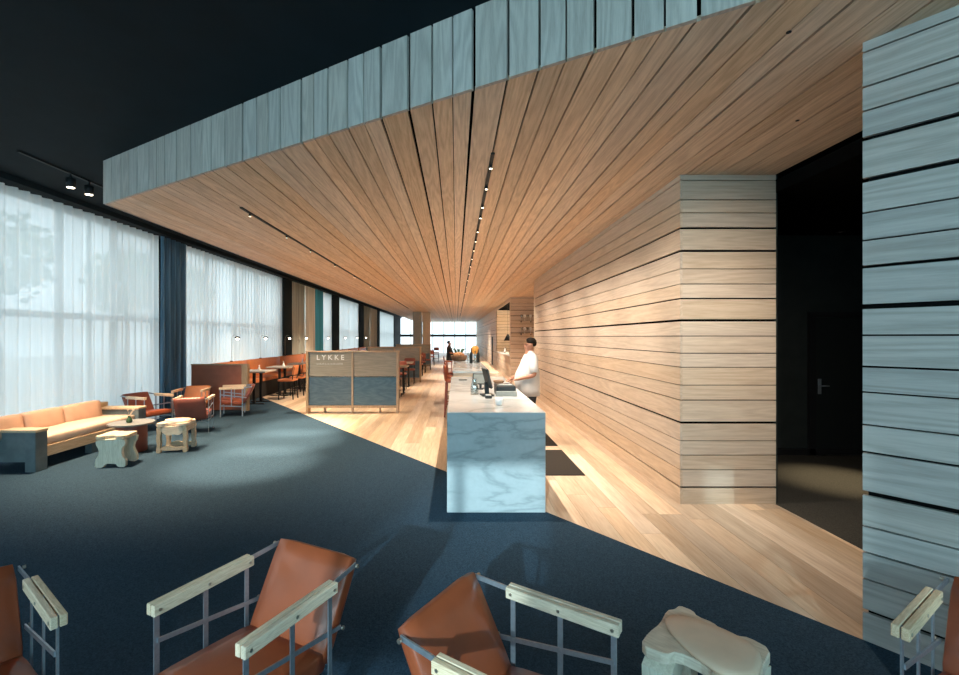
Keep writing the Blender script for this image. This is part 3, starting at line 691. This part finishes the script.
# ------------------------------------------------------------------ sofa
sf = thing('sofa', 'long tan sofa with boxed wooden arms under the sheer curtains', 'sofa', (0, 0, 0.005))
MB().box((-6.02, 5.80, 0.30 - .15), (-5.30, 7.50, 0.29)).bevel(.004, 1).build('seat_rail', 'sofa_wood', sf)
cushion('seat_cushion', (0.70, 1.72, 0.13), 'tanseat', sf, 0.04, 0.025, (-5.66, 6.66, 0.355))
for i, (a, b) in enumerate(((5.45, 6.01), (6.03, 6.63), (6.65, 7.33))):
    cushion('back_cushion', (0.17, b - a, 0.30), 'tan', sf, 0.04, 0.015, (-5.80, (a + b) / 2, 0.53), (0, R(-9), 0))
MB().box((-6.04, 5.45, 0.12), (-5.90, 7.68, 0.60)).build('back_panel', 'sofa_wood', sf)
for y0, y1 in ((5.66, 5.84), (7.50, 7.69)):
    arm = MB().box((-5.93, y0, 0.495), (-5.25, y1, 0.53)).bevel(.004, 1).build('armrest', 'sofa_wood', sf)
    MB().box((-5.90, y0 + .02, 0.125), (-5.395, y1 - .02, 0.494)).build('side_panel', 'sofa_blue', arm)
    MB().box((-5.394, y0 + .005, 0.0), (-5.26, y1 - .005, 0.494)).bevel(.004, 1).build('post', 'sofa_blue', arm)
    MB().box((-6.02, y0 + .02, 0.0), (-5.92, y1 - .02, 0.494)).bevel(.004, 1).build('rear_post', 'sofa_blue', arm)
MB().box((-5.42, 6.62, 0.0), (-5.32, 6.72, 0.148)).build('middle_leg', 'sofa_blue', sf)

# round side table with a little vase
rt = thing('side_table', 'round dark table with maroon drum base in front of the sofa', 'table', (-4.83, 6.75, 0.005))
MB().lathe([(0.285, 0.40), (0.295, 0.405), (0.295, 0.425), (0.285, 0.43)], n=40).build('tabletop', 'table_grey', rt)
MB().lathe([(0.19, 0.0), (0.195, 0.005), (0.195, 0.395), (0.19, 0.40)], n=36).build('drum_base', 'maroon', rt, True)
vs = thing('flower_vase', 'small dark glass vase with pale twigs on the round table', 'vase', (-4.83, 6.70, 0.436))
MB().lathe([(0.030, 0.0), (0.040, 0.02), (0.036, 0.05), (0.020, 0.075), (0.018, 0.09), (0.022, 0.10)], n=18).build('vessel', 'leafgreen', vs, True)
rt_ = random.Random(4)
for i in range(7):
    a = rt_.uniform(0, 6.28); l = rt_.uniform(.05, .12)
    tw = MB().tube([(0, 0, .06), (math.cos(a) * l * .4, math.sin(a) * l * .4, .13), (math.cos(a) * l, math.sin(a) * l, rt_.uniform(.17, .21))], [.003, .0025, .0015], 5).build('twig', 'twig', vs)
    MB().ball((math.cos(a) * l, math.sin(a) * l, .19), .012, 1).build('bud', 'twig', tw)

# ------------------------------------------------------------------ banquette, dining tables, chairs, lamps
bq = thing('banquette', 'long orange banquette along the windows with a maroon end panel', 'banquette', (0, 0, 0.004))
MB().box((-6.08, 10.40, 0.02), (-4.92, 10.46, 1.05)).bevel(.004, 1).build('end_panel', 'rust', bq)
MB().box((-4.919, 10.38, 0.0), (-4.78, 10.50, 1.075)).bevel(.004, 1).build('end_post', 'screen_wood', bq)
MB().box((-6.08, 10.38, 1.051), (-4.92, 10.48, 1.075)).build('end_rail', 'screen_wood', bq)
MB().box((-6.09, 10.47, 0.0), (-5.50, 30.0, 0.42)).build('plinth', 'black', bq)
for i in range(8):
    y0 = 10.48 + i * 2.44
    cushion('seat_cushion', (0.60, 2.42, 0.12), 'orange', bq, 0.03, 0.01, (-5.79, y0 + 1.21, 0.48))
    cushion('back_cushion', (0.13, 2.42, 0.56), 'orange', bq, 0.03, 0.01, (-6.02, y0 + 1.21, 0.76))
tb0 = thing('dining_table', 'first dining table beside the orange banquette, nearest the maroon booth end', 'table', (-5.10, 11.65, 0.003), 0, 'tables along the banquette')
MB().box((-.34, -.36, .80), (.34, .36, .84)).bevel(.004, 1).build('tabletop', 'table_pale', tb0)
for y in (-.2, .2):
    MB().box((-.03, y - .03, .025), (.03, y + .03, .80)).build('leg', 'black', tb0)
    MB().box((-.25, y - .035, 0.0), (.25, y + .035, .025)).build('foot', 'black', tb0)
ords = ['first', 'second', 'third', 'fourth', 'fifth', 'sixth', 'seventh', 'eighth']
yt = [11.65, 13.3, 14.95, 16.6, 18.3]
for i, y in enumerate(yt[1:]): dup(tb0, (-5.10, y, 0.003), 0, ords[i + 1] + ' dining table beside the orange banquette, counted from the maroon booth end')
def dining_chair(name, label, loc, rz, group, mat='orange', h=1.0, seat=0.52):
    r = thing(name, label, 'chair', loc, rz, group)
    cushion('seat', (0.42, 0.42, 0.06), mat, r, 0.02, 0.008, (0, 0, seat))
    cushion('backrest', (0.40, 0.05, 0.26), mat, r, 0.02, 0.006, (0, 0.205, seat + .27), (R(-8), 0, 0))
    for sx in (-1, 1):
        MB().bar((sx * .185, -.18, 0.0), (sx * .175, -.17, seat - .03), .026, .026, up=(0, 1, 0)).build('leg', 'black', r)
        MB().bar((sx * .185, .21, 0.0), (sx * .175, .175, seat - .03), .026, .026, up=(0, 1, 0)).build('leg', 'black', r)
        MB().bar((sx * .175, .175, seat - .03), (sx * .175, .235, seat + .36), .022, .022, up=(0, 1, 0)).build('back_post', 'black', r)
        MB().bar((sx * .18, -.17, .2), (sx * .18, .19, .2), .018, .018).build('stretcher', 'black', r)
    return r
dc = dining_chair('dining_chair', 'orange dining chair at the first banquette table, nearest the maroon booth end', (-4.62, 12.45, 0.003), R(-90), 'orange chairs along the banquette tables')
for i, y in enumerate((13.3, 14.15, 15.0, 16.6, 18.3)):
    dup(dc, (-4.62, y, 0.003), R(-90), ords[i + 1] + ' orange dining chair in the row along the banquette tables')
for i, y in enumerate(yt[:4]):
    nk = MB().lathe([(0.045, 0.0), (0.05, 0.01), (0.025, 0.05), (0.012, 0.10), (0.02, 0.13), (0.004, 0.135)], (-5.08, y + .05, 0.8435), 12).build('folded_napkin', 'white', None, True)
    tag(nk, 'white folded napkin standing on the ' + ords[i] + ' banquette table', 'napkin', 'napkins on the banquette tables')
lamp0 = None
for i, y in enumerate((12.1, 13.9, 15.9, 17.7, 20.7, 23.9, 26.8, 29.4)):
    lab = ords[i] + ' little arched globe lamp along the banquette back, counted from the booth end'
    if lamp0 is None:
        lamp0 = thing('banquette_lamp', lab, 'lamp', (-6.0, y, 1.05), 0, 'globe lamps along the banquette')
        MB().lathe([(0.035, -0.005), (0.035, 0.012), (0.012, 0.018)], n=14).build('base', 'black', lamp0)
        MB().tube([(0, 0, .01), (0, 0, .55), (.02, 0, .66), (.07, 0, .71), (.13, 0, .70), (.16, 0, .66)], .0045, 8).build('stem', 'bolt', lamp0, True)
        MB().lathe([(0.02, 0.03), (0.055, 0.015), (0.075, -0.02), (0.072, -0.02), (0.05, 0.012), (0.018, 0.026)], (.16, 0, .64), 16).build('shade', 'black', lamp0, True)
        MB().ball((.16, 0, .605), .036, 2).build('globe', 'globe', lamp0, True)
    else: dup(lamp0, (-6.0, y, 1.05), 0, lab)

# ------------------------------------------------------------------ screens
def screen(name, label, y, x0, x1, top, letters):
    r = thing(name, label, 'screen', (x0, y, 0.003), 0, 'wooden booth screens')
    w = x1 - x0; d = 0.16
    for x in (0, w / 2 - .02, w - .05):
        MB().box((x, -0.01 if 0 < x < w - .06 else -0.02, 0.0 if x != w / 2 - .02 else 0.17), (x + (.05 if x != w / 2 - .02 else .04), d, top - .03)).build('post', 'screen_wood', r)
    MB().box((-.01, -0.03, top - .03), (w + .01, d + .01, top)).build('top_rail', 'screen_wood', r)
    MB().box((.05, -0.02, .12), (w - .05, d, .17)).build('bottom_rail', 'screen_wood', r)
    for a, b in ((.05, w / 2 - .02), (w / 2 + .02, w - .05)):
        MB().box((a + .002, 0.012, .82), (b - .002, d - .01, top - .032)).build('upper_panel', 'screen_top', r)
        MB().box((a + .002, 0.004, .172), (b - .002, d - .01, .80)).build('lower_panel', 'screen_blue', r)
    for x in (.38, 1.0, 1.62):
        if x < w: MB().box((x, .03, 0.0), (x + .04, .1, .12)).build('foot', 'screen_wood', r)
    if letters:
        cu = bpy.data.curves.new('lettering', 'FONT'); cu.body = 'LYKKE'; cu.size = 0.155; cu.space_character = 1.55; cu.extrude = 0.002; cu.offset = 0.0015
        t0 = bpy.data.objects.new('lettering', cu); C.objects.link(t0)
        dg = bpy.context.evaluated_depsgraph_get(); me = bpy.data.meshes.new_from_object(t0.evaluated_get(dg)); bpy.data.objects.remove(t0)
        o = bpy.data.objects.new('lettering', me); C.objects.link(o); me.materials.clear(); me.materials.append(M['lettering'])
        o.parent = r; o.location = (0.225, 0.008, 1.19); o.rotation_euler = (R(90), 0, 0)
        mm = MB(); rr = random.Random(11); xx = .235
        while xx < .80:
            hgt = rr.choice((.022, .028, .034)); ww = rr.choice((.012, .02, .026))
            mm.box((xx, .008, 1.085), (xx + .006, .0115, 1.085 + hgt)); mm.box((xx + .006, .008, 1.085), (xx + ww, .0115, 1.091)); xx += ww + .016
        q = mm.build('small_print', 'lettering', r); q['kind'] = 'stuff'
    return r
screen('booth_screen', 'blue and taupe wooden screen lettered in white, standing on the board floor', 10.1, -3.34, -1.28, 1.385, True)
screen('booth_screen', 'plain taupe and blue screen behind the lettered screen', 17.0, -3.30, -1.32, 1.33, False)
screen('booth_screen', 'farthest wooden screen beside the two wood clad pillars', 25.0, -3.30, -1.40, 1.30, False)
# dining groups between the screens
t5 = thing('dining_table', 'tall dark table just behind the lettered screen', 'table', (-1.80, 13.6, 0.003), 0, 'tables between the screens')
MB().box((-.36, -.34, .80), (.36, .34, .84)).bevel(.004, 1).build('tabletop', 'table_pale', t5)
for x in (-.22, .22):
    MB().box((x - .03, -.03, .025), (x + .03, .03, .80)).build('leg', 'black', t5)
    MB().box((x - .035, -.25, 0), (x + .035, .25, .025)).build('foot', 'black', t5)
dup(t5, (-1.85, 15.6, .003), 0, 'dark table just before the plain taupe screen'); dup(t5, (-1.9, 20.6, .003), 0, 'dark table past the plain taupe screen'); dup(t5, (-1.9, 28.0, .003), 0, 'dark table past the wood clad pillars')
dk = dining_chair('dining_chair', 'dark chair behind the lettered screen, nearest the aisle', (-1.75, 12.75, 0.003), R(180), 'dark chairs between the screens', 'maroon')
for (x, y, rz, lab) in ((-1.8, 14.5, 0, 'dark chair on the far side of the table behind the lettered screen'), (-1.7, 16.45, 0, 'dark chair with its back to the plain taupe screen'),
                        (-1.65, 19.7, 180, 'dark red chair past the plain taupe screen, nearer of two at its table'), (-1.65, 21.5, 0, 'dark red chair past the plain taupe screen, farther of two at its table'),
                        (-1.5, 23.4, 90, 'dark red chair beside the aisle before the farthest screen'), (-1.5, 27.2, 180, 'dark red chair before the last table in the aisle row'), (-1.4, 31.5, 90, 'black chair standing alone near the bright end windows'), (-1.5, 34.5, 0, 'farthest black chair against the bright end windows')):
    dup(dk, (x, y, .003), R(rz), lab)
# pillars
for (x0, x1, y, lab, mt) in ((-2.82, -2.28, 29.6, 'taupe clad pillar rising to the wooden ceiling', 'screen_top'), (-2.24, -1.72, 30.2, 'pale ash clad pillar beside the taupe pillar', 'wood_wall_y')):
    p = MB().box((x0, y, 0), (x1, y + .5, ZW)).bevel(.01, 1).build('wall_pillar', mt); struct(p, lab, 'pillar')

# ------------------------------------------------------------------ bar stools along the counter
bs = thing('bar_stool', 'red leather bar stool tucked under the counter, nearest of the row', 'stool', (-0.02, 9.75, 0.003), R(90), 'bar stools along the counter')
cushion('seat', (0.40, 0.38, 0.07), 'leather', bs, 0.025, 0.01, (0, 0, 0.76))
cushion('backrest', (0.40, 0.05, 0.34), 'leather', bs, 0.02, 0.008, (0, 0.215, 0.93), (R(-6), 0, 0))
for sx in (-1, 1):
    for y in (-.15, .20): MB().bar((sx * .18, y * 1.12, 0), (sx * .165, y * .95, .74), .032, .032, up=(0, 1, 0)).build('leg', 'maroon', bs)
    MB().bar((sx * .178, -.16, .28), (sx * .178, .2, .28), .02, .02).build('foot_rest', 'maroon', bs)
MB().bar((-.178, -.165, .28), (.178, -.165, .28), .02, .02).build('foot_bar', 'maroon', bs)
for i, y in enumerate((10.7, 11.65)): dup(bs, (-0.02, y, .003), R(90), 'red leather bar stool tucked under the counter, ' + ('second' if i == 0 else 'third') + ' in the row')
dup(bs, (-0.36, 21.6, .003), R(90), 'bar stool under the seated person in black').scale = (1, 1, 0.71)

# ------------------------------------------------------------------ things on the counter
Z1 = 0.9725; Z2 = 1.0755
cu_ = thing('candle_cup', 'small white cup near the marble edge of the counter', 'cup', (0.46, 4.86, Z1))
MB().lathe([(0.028, 0.0), (0.036, 0.004), (0.044, 0.075), (0.040, 0.075), (0.033, 0.012), (0.004, 0.010)], n=22).build('cup', 'white', cu_, True)
MB().lathe([(0.030, 0.012), (0.037, 0.05), (0.003, 0.052)], n=18).build('wax', 'white', cu_, True)
ps = thing('till_screen', 'dark till screen seen edge-on on the counter', 'till', (0.385, 5.62, Z1), R(8))
MB().box((-.075, -.09, 0), (.075, .09, .022)).bevel(.006, 2).build('base', 'plastic', ps)
MB().bar((0, 0, .02), (-.01, 0, .17), .05, .03, up=(0, 1, 0)).build('stand', 'plastic', ps)
sc_ = MB().box((-.014, -.15, -.12), (.014, .15, .12)).bevel(.006, 2).build('screen', 'plastic', ps); sc_.location = (.0, 0, .22); sc_.rotation_euler = (0, R(-14), 0)
MB().box((.0142, -.135, -.105), (.0148, .135, .105)).build('display', 'grey_plastic', sc_)
cr = thing('card_reader', 'black card reader with white keypad in front of the till screen', 'card reader', (0.385, 5.42, Z1))
MB().box((-.04, -.08, 0), (.04, .08, .035)).bevel(.008, 2).build('body', 'plastic', cr)
MB().box((-.032, -.065, .0355), (.032, .02, .039)).build('keypad', 'white', cr)
MB().box((-.03, .03, .0355), (.03, .07, .039)).build('display', 'grey_plastic', cr)
cd = thing('receipt_printer', 'dark grey printer box with pale paper slot beside the till', 'printer', (0.62, 5.74, Z1))
MB().box((-.12, -.14, 0), (.12, .22, .12)).bevel(.01, 2).build('body', 'plastic', cd)
MB().box((-.10, -.10, .1205), (.10, -.01, .13)).build('paper_slot', 'grey_plastic', cd)
MB().box((-.08, -.07, .1305), (.08, -.04, .134)).build('paper', 'white', cd)
MB().box((-.13, -.175, 0.0), (.13, -.145, .06)).bevel(.004, 1).build('front_tray', 'grey_plastic', cd)
tb = thing('tablet_stand', 'small black tablet on a stand behind the glass carafe', 'tablet', (0.34, 6.35, Z1), R(-12))
MB().box((-.05, -.06, 0), (.05, .06, .012)).build('foot', 'plastic', tb)
MB().bar((0, 0.02, .01), (0, 0.03, .12), .03, .015, up=(0, 1, 0)).build('stand', 'plastic', tb)
q = MB().box((-.11, -.006, -.08), (.11, .006, .08)).bevel(.004, 1).build('slab', 'plastic', tb); q.location = (0, 0, .14); q.rotation_euler = (R(-20), 0, 0)
MB().box((-.095, -.0075, -.065), (.095, -.0065, .065)).build('display', 'grey_plastic', q)
ca = MB().lathe([(0.045, 0.0), (0.05, 0.01), (0.05, 0.10), (0.035, 0.15), (0.026, 0.18), (0.03, 0.20), (0.027, 0.20), (0.022, 0.18), (0.031, 0.15), (0.046, 0.10), (0.046, 0.012), (0.004, 0.01)], (0.235, 5.75, Z1), 22).build('glass_carafe', 'glassware', None, True); tag(ca, 'clear glass carafe standing on the counter left of the till', 'carafe')
ph = MB().box((0.045, 7.62, Z1), (0.185, 7.70, Z1 + .012)).bevel(.004, 1).build('mobile_phone', 'plastic'); tag(ph, 'black phone lying on the counter near the raised bar', 'phone')
bw = MB().lathe([(0.03, 0.0), (0.07, 0.02), (0.09, 0.055), (0.084, 0.055), (0.062, 0.022), (0.003, 0.012)], (0.66, 7.0, Z1), 20).build('dark_bowl', 'basket', None, True); tag(bw, 'dark round bowl on the counter in front of the man', 'bowl')
bk = thing('bread_basket', 'woven basket of bread at the far end of the raised bar', 'basket', (0.08, 11.9, Z2))
MB().lathe([(0.15, 0.0), (0.19, 0.03), (0.22, 0.14), (0.21, 0.145), (0.18, 0.04), (0.003, 0.02)], n=22).build('basket', 'basket', bk, True)
rb2 = random.Random(9)
for i in range(9):
    a = i * 2.4; rr_ = .10 * math.sqrt(i / 9)
    b_ = MB().ball((0, 0, 0), .075, 2, (1.25, .8, .7)).build('bread_roll', 'bread', bk, True); b_.location = (math.cos(a) * rr_, math.sin(a) * rr_, .15 + .03 * (9 - i) / 9); b_.rotation_euler = (0, 0, rb2.uniform(0, 3))
for i in range(10):
    a = rb2.uniform(0, 6.28)
    MB().tube([(math.cos(a) * .05, .12 + math.sin(a) * .05, .15), (math.cos(a) * .12, .12 + math.sin(a) * .08, .28), (math.cos(a) * .19, .12 + math.sin(a) * .12, .33)], [.012, .02, .004], 6).build('herb_sprig', 'leafgreen', bk)
al = thing('amber_lamp', 'round amber table lamp at the far end of the counter', 'lamp', (0.63, 11.6, 0.972 + 0.065))
al.location = (0.50, 11.95, Z2)
MB().lathe([(0.07, 0), (0.07, 0.015), (0.012, 0.025), (0.012, 0.18)], n=18).build('base', 'black', al)
MB().lathe([(0.03, 0.17), (0.09, 0.20), (0.115, 0.27), (0.10, 0.34), (0.05, 0.39), (0.02, 0.40)], n=22).build('shade', 'amber', al, True)
bt0 = None
for i, (x, y, hh) in enumerate(((.30, 11.1, .30), (.38, 11.3, .34), (.47, 11.15, .28), (.36, 10.8, .32), (.46, 10.75, .30), (.54, 11.0, .33))):
    o = MB().lathe([(0.034, 0.0), (0.037, 0.006), (0.037, hh * .58), (0.03, hh * .68), (0.014, hh * .78), (0.013, hh * .97), (0.016, hh)], (x, y, Z2), 16).build('bottle', 'glassware' if i % 2 == 0 else 'plastic', None, True)
    tag(o, ('clear glass' if i % 2 == 0 else 'dark glass') + ' bottle on the raised bar, ' + ('nearest the till side', 'beside the amber lamp', 'in the middle of its cluster', 'at the front of its cluster', 'at the front, next to a dark one', 'at the staff edge')[i], 'bottle', ('clear' if i % 2 == 0 else 'dark') + ' bottles on the raised bar')
# glassware shelves on the farther block
for j, z in enumerate((1.84, 2.36)):
    sh = thing('glass_shelf', ('lower' if j == 0 else 'upper') + ' small glassware shelf on the farther clad block', 'shelf', (2.88, 18.70, z), 0, 'glassware shelves')
    MB().box((-.25, -.16, 0), (.25, -.002, .012)).build('board', 'wood_wall_x', sh)
    for x in (-.2, .2): MB().box((x - .01, -.14, -.06), (x + .01, -.002, 0)).build('bracket', 'black', sh)
    for i in range(4):
        g = MB().lathe([(0.035, 0.0), (0.035, 0.005), (0.005, 0.01), (0.005, 0.10), (0.045, 0.15), (0.05, 0.21), (0.042, 0.25), (0.039, 0.25), (0.045, 0.2), (0.003, 0.12)], (2.70 + .12 * i, 18.60, z + .0125), 14).build('wine_glass', 'white' if i % 2 else 'glassware', None, True)
        tag(g, ('first', 'second', 'third', 'fourth')[i] + ' stemmed glass from the aisle on the ' + ('lower' if j == 0 else 'upper') + ' glassware shelf', 'glass', ('lower' if j == 0 else 'upper') + ' shelf glasses')
pn = thing('pendant_lamp', 'black cone pendant hanging in the servery opening', 'lamp', (2.55, 22.3, 0))
MB().tube([(0, 0, 1.83), (0, 0, 3.18)], .006, 6).build('cord', 'black', pn)
MB().lathe([(0.03, 1.84), (0.05, 1.82), (0.20, 1.52), (0.19, 1.52), (0.04, 1.81)], n=20).build('shade', 'black', pn, True)
MB().ball((0, 0, 1.58), .05, 2).build('bulb', 'globe', pn, True)
for i, (x, y) in enumerate(((2.45, 20.3), (2.55, 21.2), (2.45, 22.6), (2.6, 23.8))):
    o = MB().lathe([(0.05, 0.0), (0.06, 0.01), (0.06, 0.14), (0.03, 0.2), (0.025, 0.26)], (x, y, 0.9005), 14).build('jar', ('white', 'plastic')[i % 2], None, True)
    tag(o, ('white' if i % 2 == 0 else 'dark') + ' jar on the servery counter, ' + ('nearest the viewer', 'second along', 'below the pendant', 'farthest in')[i], 'jar', 'jars on the servery')

# ------------------------------------------------------------------ people
def skin_mesh(name, pts, edges, mat, parent=None, root=0, sub=2):
    me = bpy.data.meshes.new(name); me.from_pydata([p[:3] for p in pts], edges, []); me.update()
    o = bpy.data.objects.new(name, me); C.objects.link(o)
    m = o.modifiers.new('skin', 'SKIN'); m.use_smooth_shade = True
    if not me.skin_vertices: 
        bpy.context.view_layer.objects.active = o; bpy.ops.mesh.customdata_skin_add()
    for i, p in enumerate(pts):
        me.skin_vertices[0].data[i].radius = (p[3], p[4] if len(p) > 4 else p[3]); me.skin_vertices[0].data[i].use_root = (i == root)
    s2 = o.modifiers.new('sub', 'SUBSURF'); s2.levels = sub; s2.render_levels = sub
    dg = bpy.context.evaluated_depsgraph_get(); dg.update()
    me2 = bpy.data.meshes.new_from_object(o.evaluated_get(dg)); bpy.data.objects.remove(o)
    for p in me2.polygons: p.use_smooth = True
    me2.materials.clear(); me2.materials.append(M[mat])
    o2 = bpy.data.objects.new(name, me2); C.objects.link(o2)
    if parent is not None: o2.parent = parent
    return o2
def person(name, label, loc, rz, top, bottom, seated=False, arms=None, belly=1.0):
    """faces local -x; body is one skin mesh, clothes and hair are its children"""
    dz = -0.17 if seated else 0.0
    P = [(0, 0, .92 + dz, .11), (-.01, 0, 1.10 + dz, .11), (.0, 0, 1.26 + dz, .105), (.01, 0, 1.385 + dz, .06), (.0, 0, 1.475 + dz, .052), (-.015, 0, 1.545 + dz, .072), (-.012, 0, 1.615 + dz, .082)]
    E = [(0, 1), (1, 2), (2, 3), (3, 4), (4, 5), (5, 6)]
    def chain(start, pts):
        a = start
        for p in pts: P.append(p); E.append((a, len(P) - 1)); a = len(P) - 1
        return a
    chain(5, [(-.085, 0, 1.515 + dz, .036)])            # chin
    chain(6, [(-.095, 0, 1.575 + dz, .016)])            # nose
    legs = []
    for s_ in (-1, 1):
        chain(6, [(-.0, s_ * .084, 1.58 + dz, .018)])   # ear
        el, wr_ = arms[0 if s_ < 0 else 1]
        w = chain(3, [(.01, s_ * .165, 1.365 + dz, .050), (el[0], el[1], el[2] + dz, .042), (wr_[0], wr_[1], wr_[2] + dz, .028)])
        d = (Vector(wr_) - Vector(el)).normalized(); side = d.cross(Vector((0, 0, 1))).normalized(); up = side.cross(d)
        pm = Vector(wr_) + d * .065 + Vector((0, 0, dz)); k = chain(w, [(*pm, .030)])
        for f in range(4):
            b0 = pm + side * (-.027 + .018 * f) + d * .03; ln = (.058, .070, .066, .05)[f]
            chain(k, [(*b0, .0095), (*(b0 + d * ln * .5 - Vector((0, 0, .008))), .0085), (*(b0 + d * ln * .9 - Vector((0, 0, .03))), .007)])
        tb_ = pm - side * .03 * (1 if s_ > 0 else -1) - d * .02
        chain(k, [(*tb_, .011), (*(tb_ + d * .04 - side * .012 * (1 if s_ > 0 else -1)), .009)])
        if seated: lg = [(-.02, s_ * .10, .75, .085), (-.40, s_ * .13, .71, .062), (-.34, s_ * .13, .36, .042), (-.44, s_ * .13, .32, .035)]
        else: lg = [(0, s_ * .095, .86, .09), (-.02, s_ * .11, .48, .06), (.015, s_ * .11, .09, .04), (-.13, s_ * .12, .045, .034)]
        chain(0, lg); legs.append(lg)
    body = skin_mesh(name, P, E, 'skin'); body.location = loc; body.rotation_euler = (0, 0, rz); tag(body, label, 'person')
    b = belly
    sh = MB().loft([((-.015, 0, .755 + dz), .155 * b, .185), ((-.03, 0, .86 + dz), .172 * b, .195), ((-.045, 0, 1.0 + dz), .178 * b, .20), ((-.035, 0, 1.12 + dz), .165 * b, .20), ((-.012, 0, 1.25 + dz), .145, .205), ((.005, 0, 1.34 + dz), .125, .20), ((.01, 0, 1.40 + dz), .10, .165), ((.01, 0, 1.435 + dz), .075, .105), ((.0, 0, 1.465 + dz), .062, .068), ((-.0, 0, 1.475 + dz), .058, .062)], 24).build('shirt', top, body, True)
    for s_ in (-1, 1):
        el = arms[0 if s_ < 0 else 1][0]; a0 = Vector((.01, s_ * .155, 1.375 + dz)); a1 = Vector((el[0], el[1], el[2] + dz))
        MB().tube([a0 + Vector((0, -s_ * .03, .01)), a0.lerp(a1, .25), a0.lerp(a1, .55), a0.lerp(a1, .88)], [.062, .075, .070, .068], 14).build('sleeve', top, sh, True)
    TP = [(0, 0, .90 + dz, .145), (0, 0, .80 + dz if not seated else .76, .12)]; TE = [(0, 1)]
    for lg in legs:
        a = 1
        for q in lg[:3]: TP.append((q[0], q[1], q[2], q[3] + .018)); TE.append((a, len(TP) - 1)); a = len(TP) - 1
    skin_mesh('trousers', TP, TE, bottom, body, 0)
    for lg in legs:
        an, to = lg[2], lg[3]
        skin_mesh('shoe', [(an[0] + .03, an[1], an[2] - .045, .042), ((an[0] + to[0]) / 2, an[1], to[2] - .002, .044), (to[0] - .02, to[1], to[2] - .008, .036)], [(0, 1), (1, 2)], 'black', body, 0, 1)
    h = MB().ball((.022, 0, 1.607 + dz), .095, 3, (.98, .88, .92))
    for v in h.bm.verts:
        f = v.co.x + .05 + (1.60 + dz - v.co.z) * .45
        if v.co.x < -.03 and v.co.z < 1.65 + dz: v.co.x = -.03 + max(0, v.co.z - 1.60 - dz) * -0.3
        lim = 1.60 + dz - max(0, v.co.x) * 0.9
        if v.co.z < lim: v.co.z = lim
        v.co += Vector((noise.noise(v.co * 40) * .005, 0, noise.noise(v.co * 33) * .005))
    h.build('hair', 'hair', body, True)
    for s_ in (-1, 1):
        MB().ball((-.083, s_ * .026, 1.588 + dz), .006, 1).build('eye', 'hair', body, True)
    return body
person('person', 'person in a white short-sleeved shirt and black trousers standing behind the counter', (1.19, 7.32, 0.003), R(4), 'shirt', 'trousers', False,
       (((.02, -.25, 1.10), (-.20, -.20, 1.045)), ((-.02, .24, 1.11), (-.24, .14, 1.03))), 1.16)
person('person', 'distant person dressed in black seated at the counter by the far windows', (-0.32, 21.6, 0.003), R(180), 'trousers', 'trousers', True,
       (((-.05, -.25, 1.12), (-.26, -.16, 1.08)), ((-.05, .25, 1.12), (-.26, .14, 1.08))), 1.0)

# ------------------------------------------------------------------ street trees, faint through the voile
for i, (x, y, h) in enumerate(((-13, 9.5, 5.0), (-14, 13.8, 5.6), (-13.5, 18.5, 5.2), (-15, 25, 5.8))):
    tr = thing('street_tree', ords[i] + ' leafy street tree outside the sheer curtains, counted from the sofa end', 'tree', (x, y, -0.14), 0, 'street trees outside')
    MB().tube([(0, 0, 0), (.05, .02, 1.2), (0, .05, 2.6), (.05, 0, h * .8)], [.14, .11, .09, .04], 9).build('trunk', 'bark', tr, True)
    rr = random.Random(i + 40); m = MB()
    for k in range(900):
        u = rr.uniform(-1, 1); a = rr.uniform(0, 6.28); q = rr.uniform(.55, 1.0) * (1.5 + .35 * noise.noise(Vector((a, u * 2, i * 3.3))))
        c = Vector((math.cos(a) * math.sqrt(1 - u * u) * q, math.sin(a) * math.sqrt(1 - u * u) * q, h * .78 + u * q * .95))
        e1 = Vector((rr.uniform(-1, 1), rr.uniform(-1, 1), rr.uniform(-1, 1))).normalized(); e2 = e1.orthogonal().normalized(); l = rr.uniform(.10, .2)
        m.bm.faces.new([m.bm.verts.new(c + v) for v in (e1 * l, e2 * l * .5, -e1 * l, -e2 * l * .5)])
    lv = m.build('leaves', 'tree_leaf', tr); lv['kind'] = 'stuff'
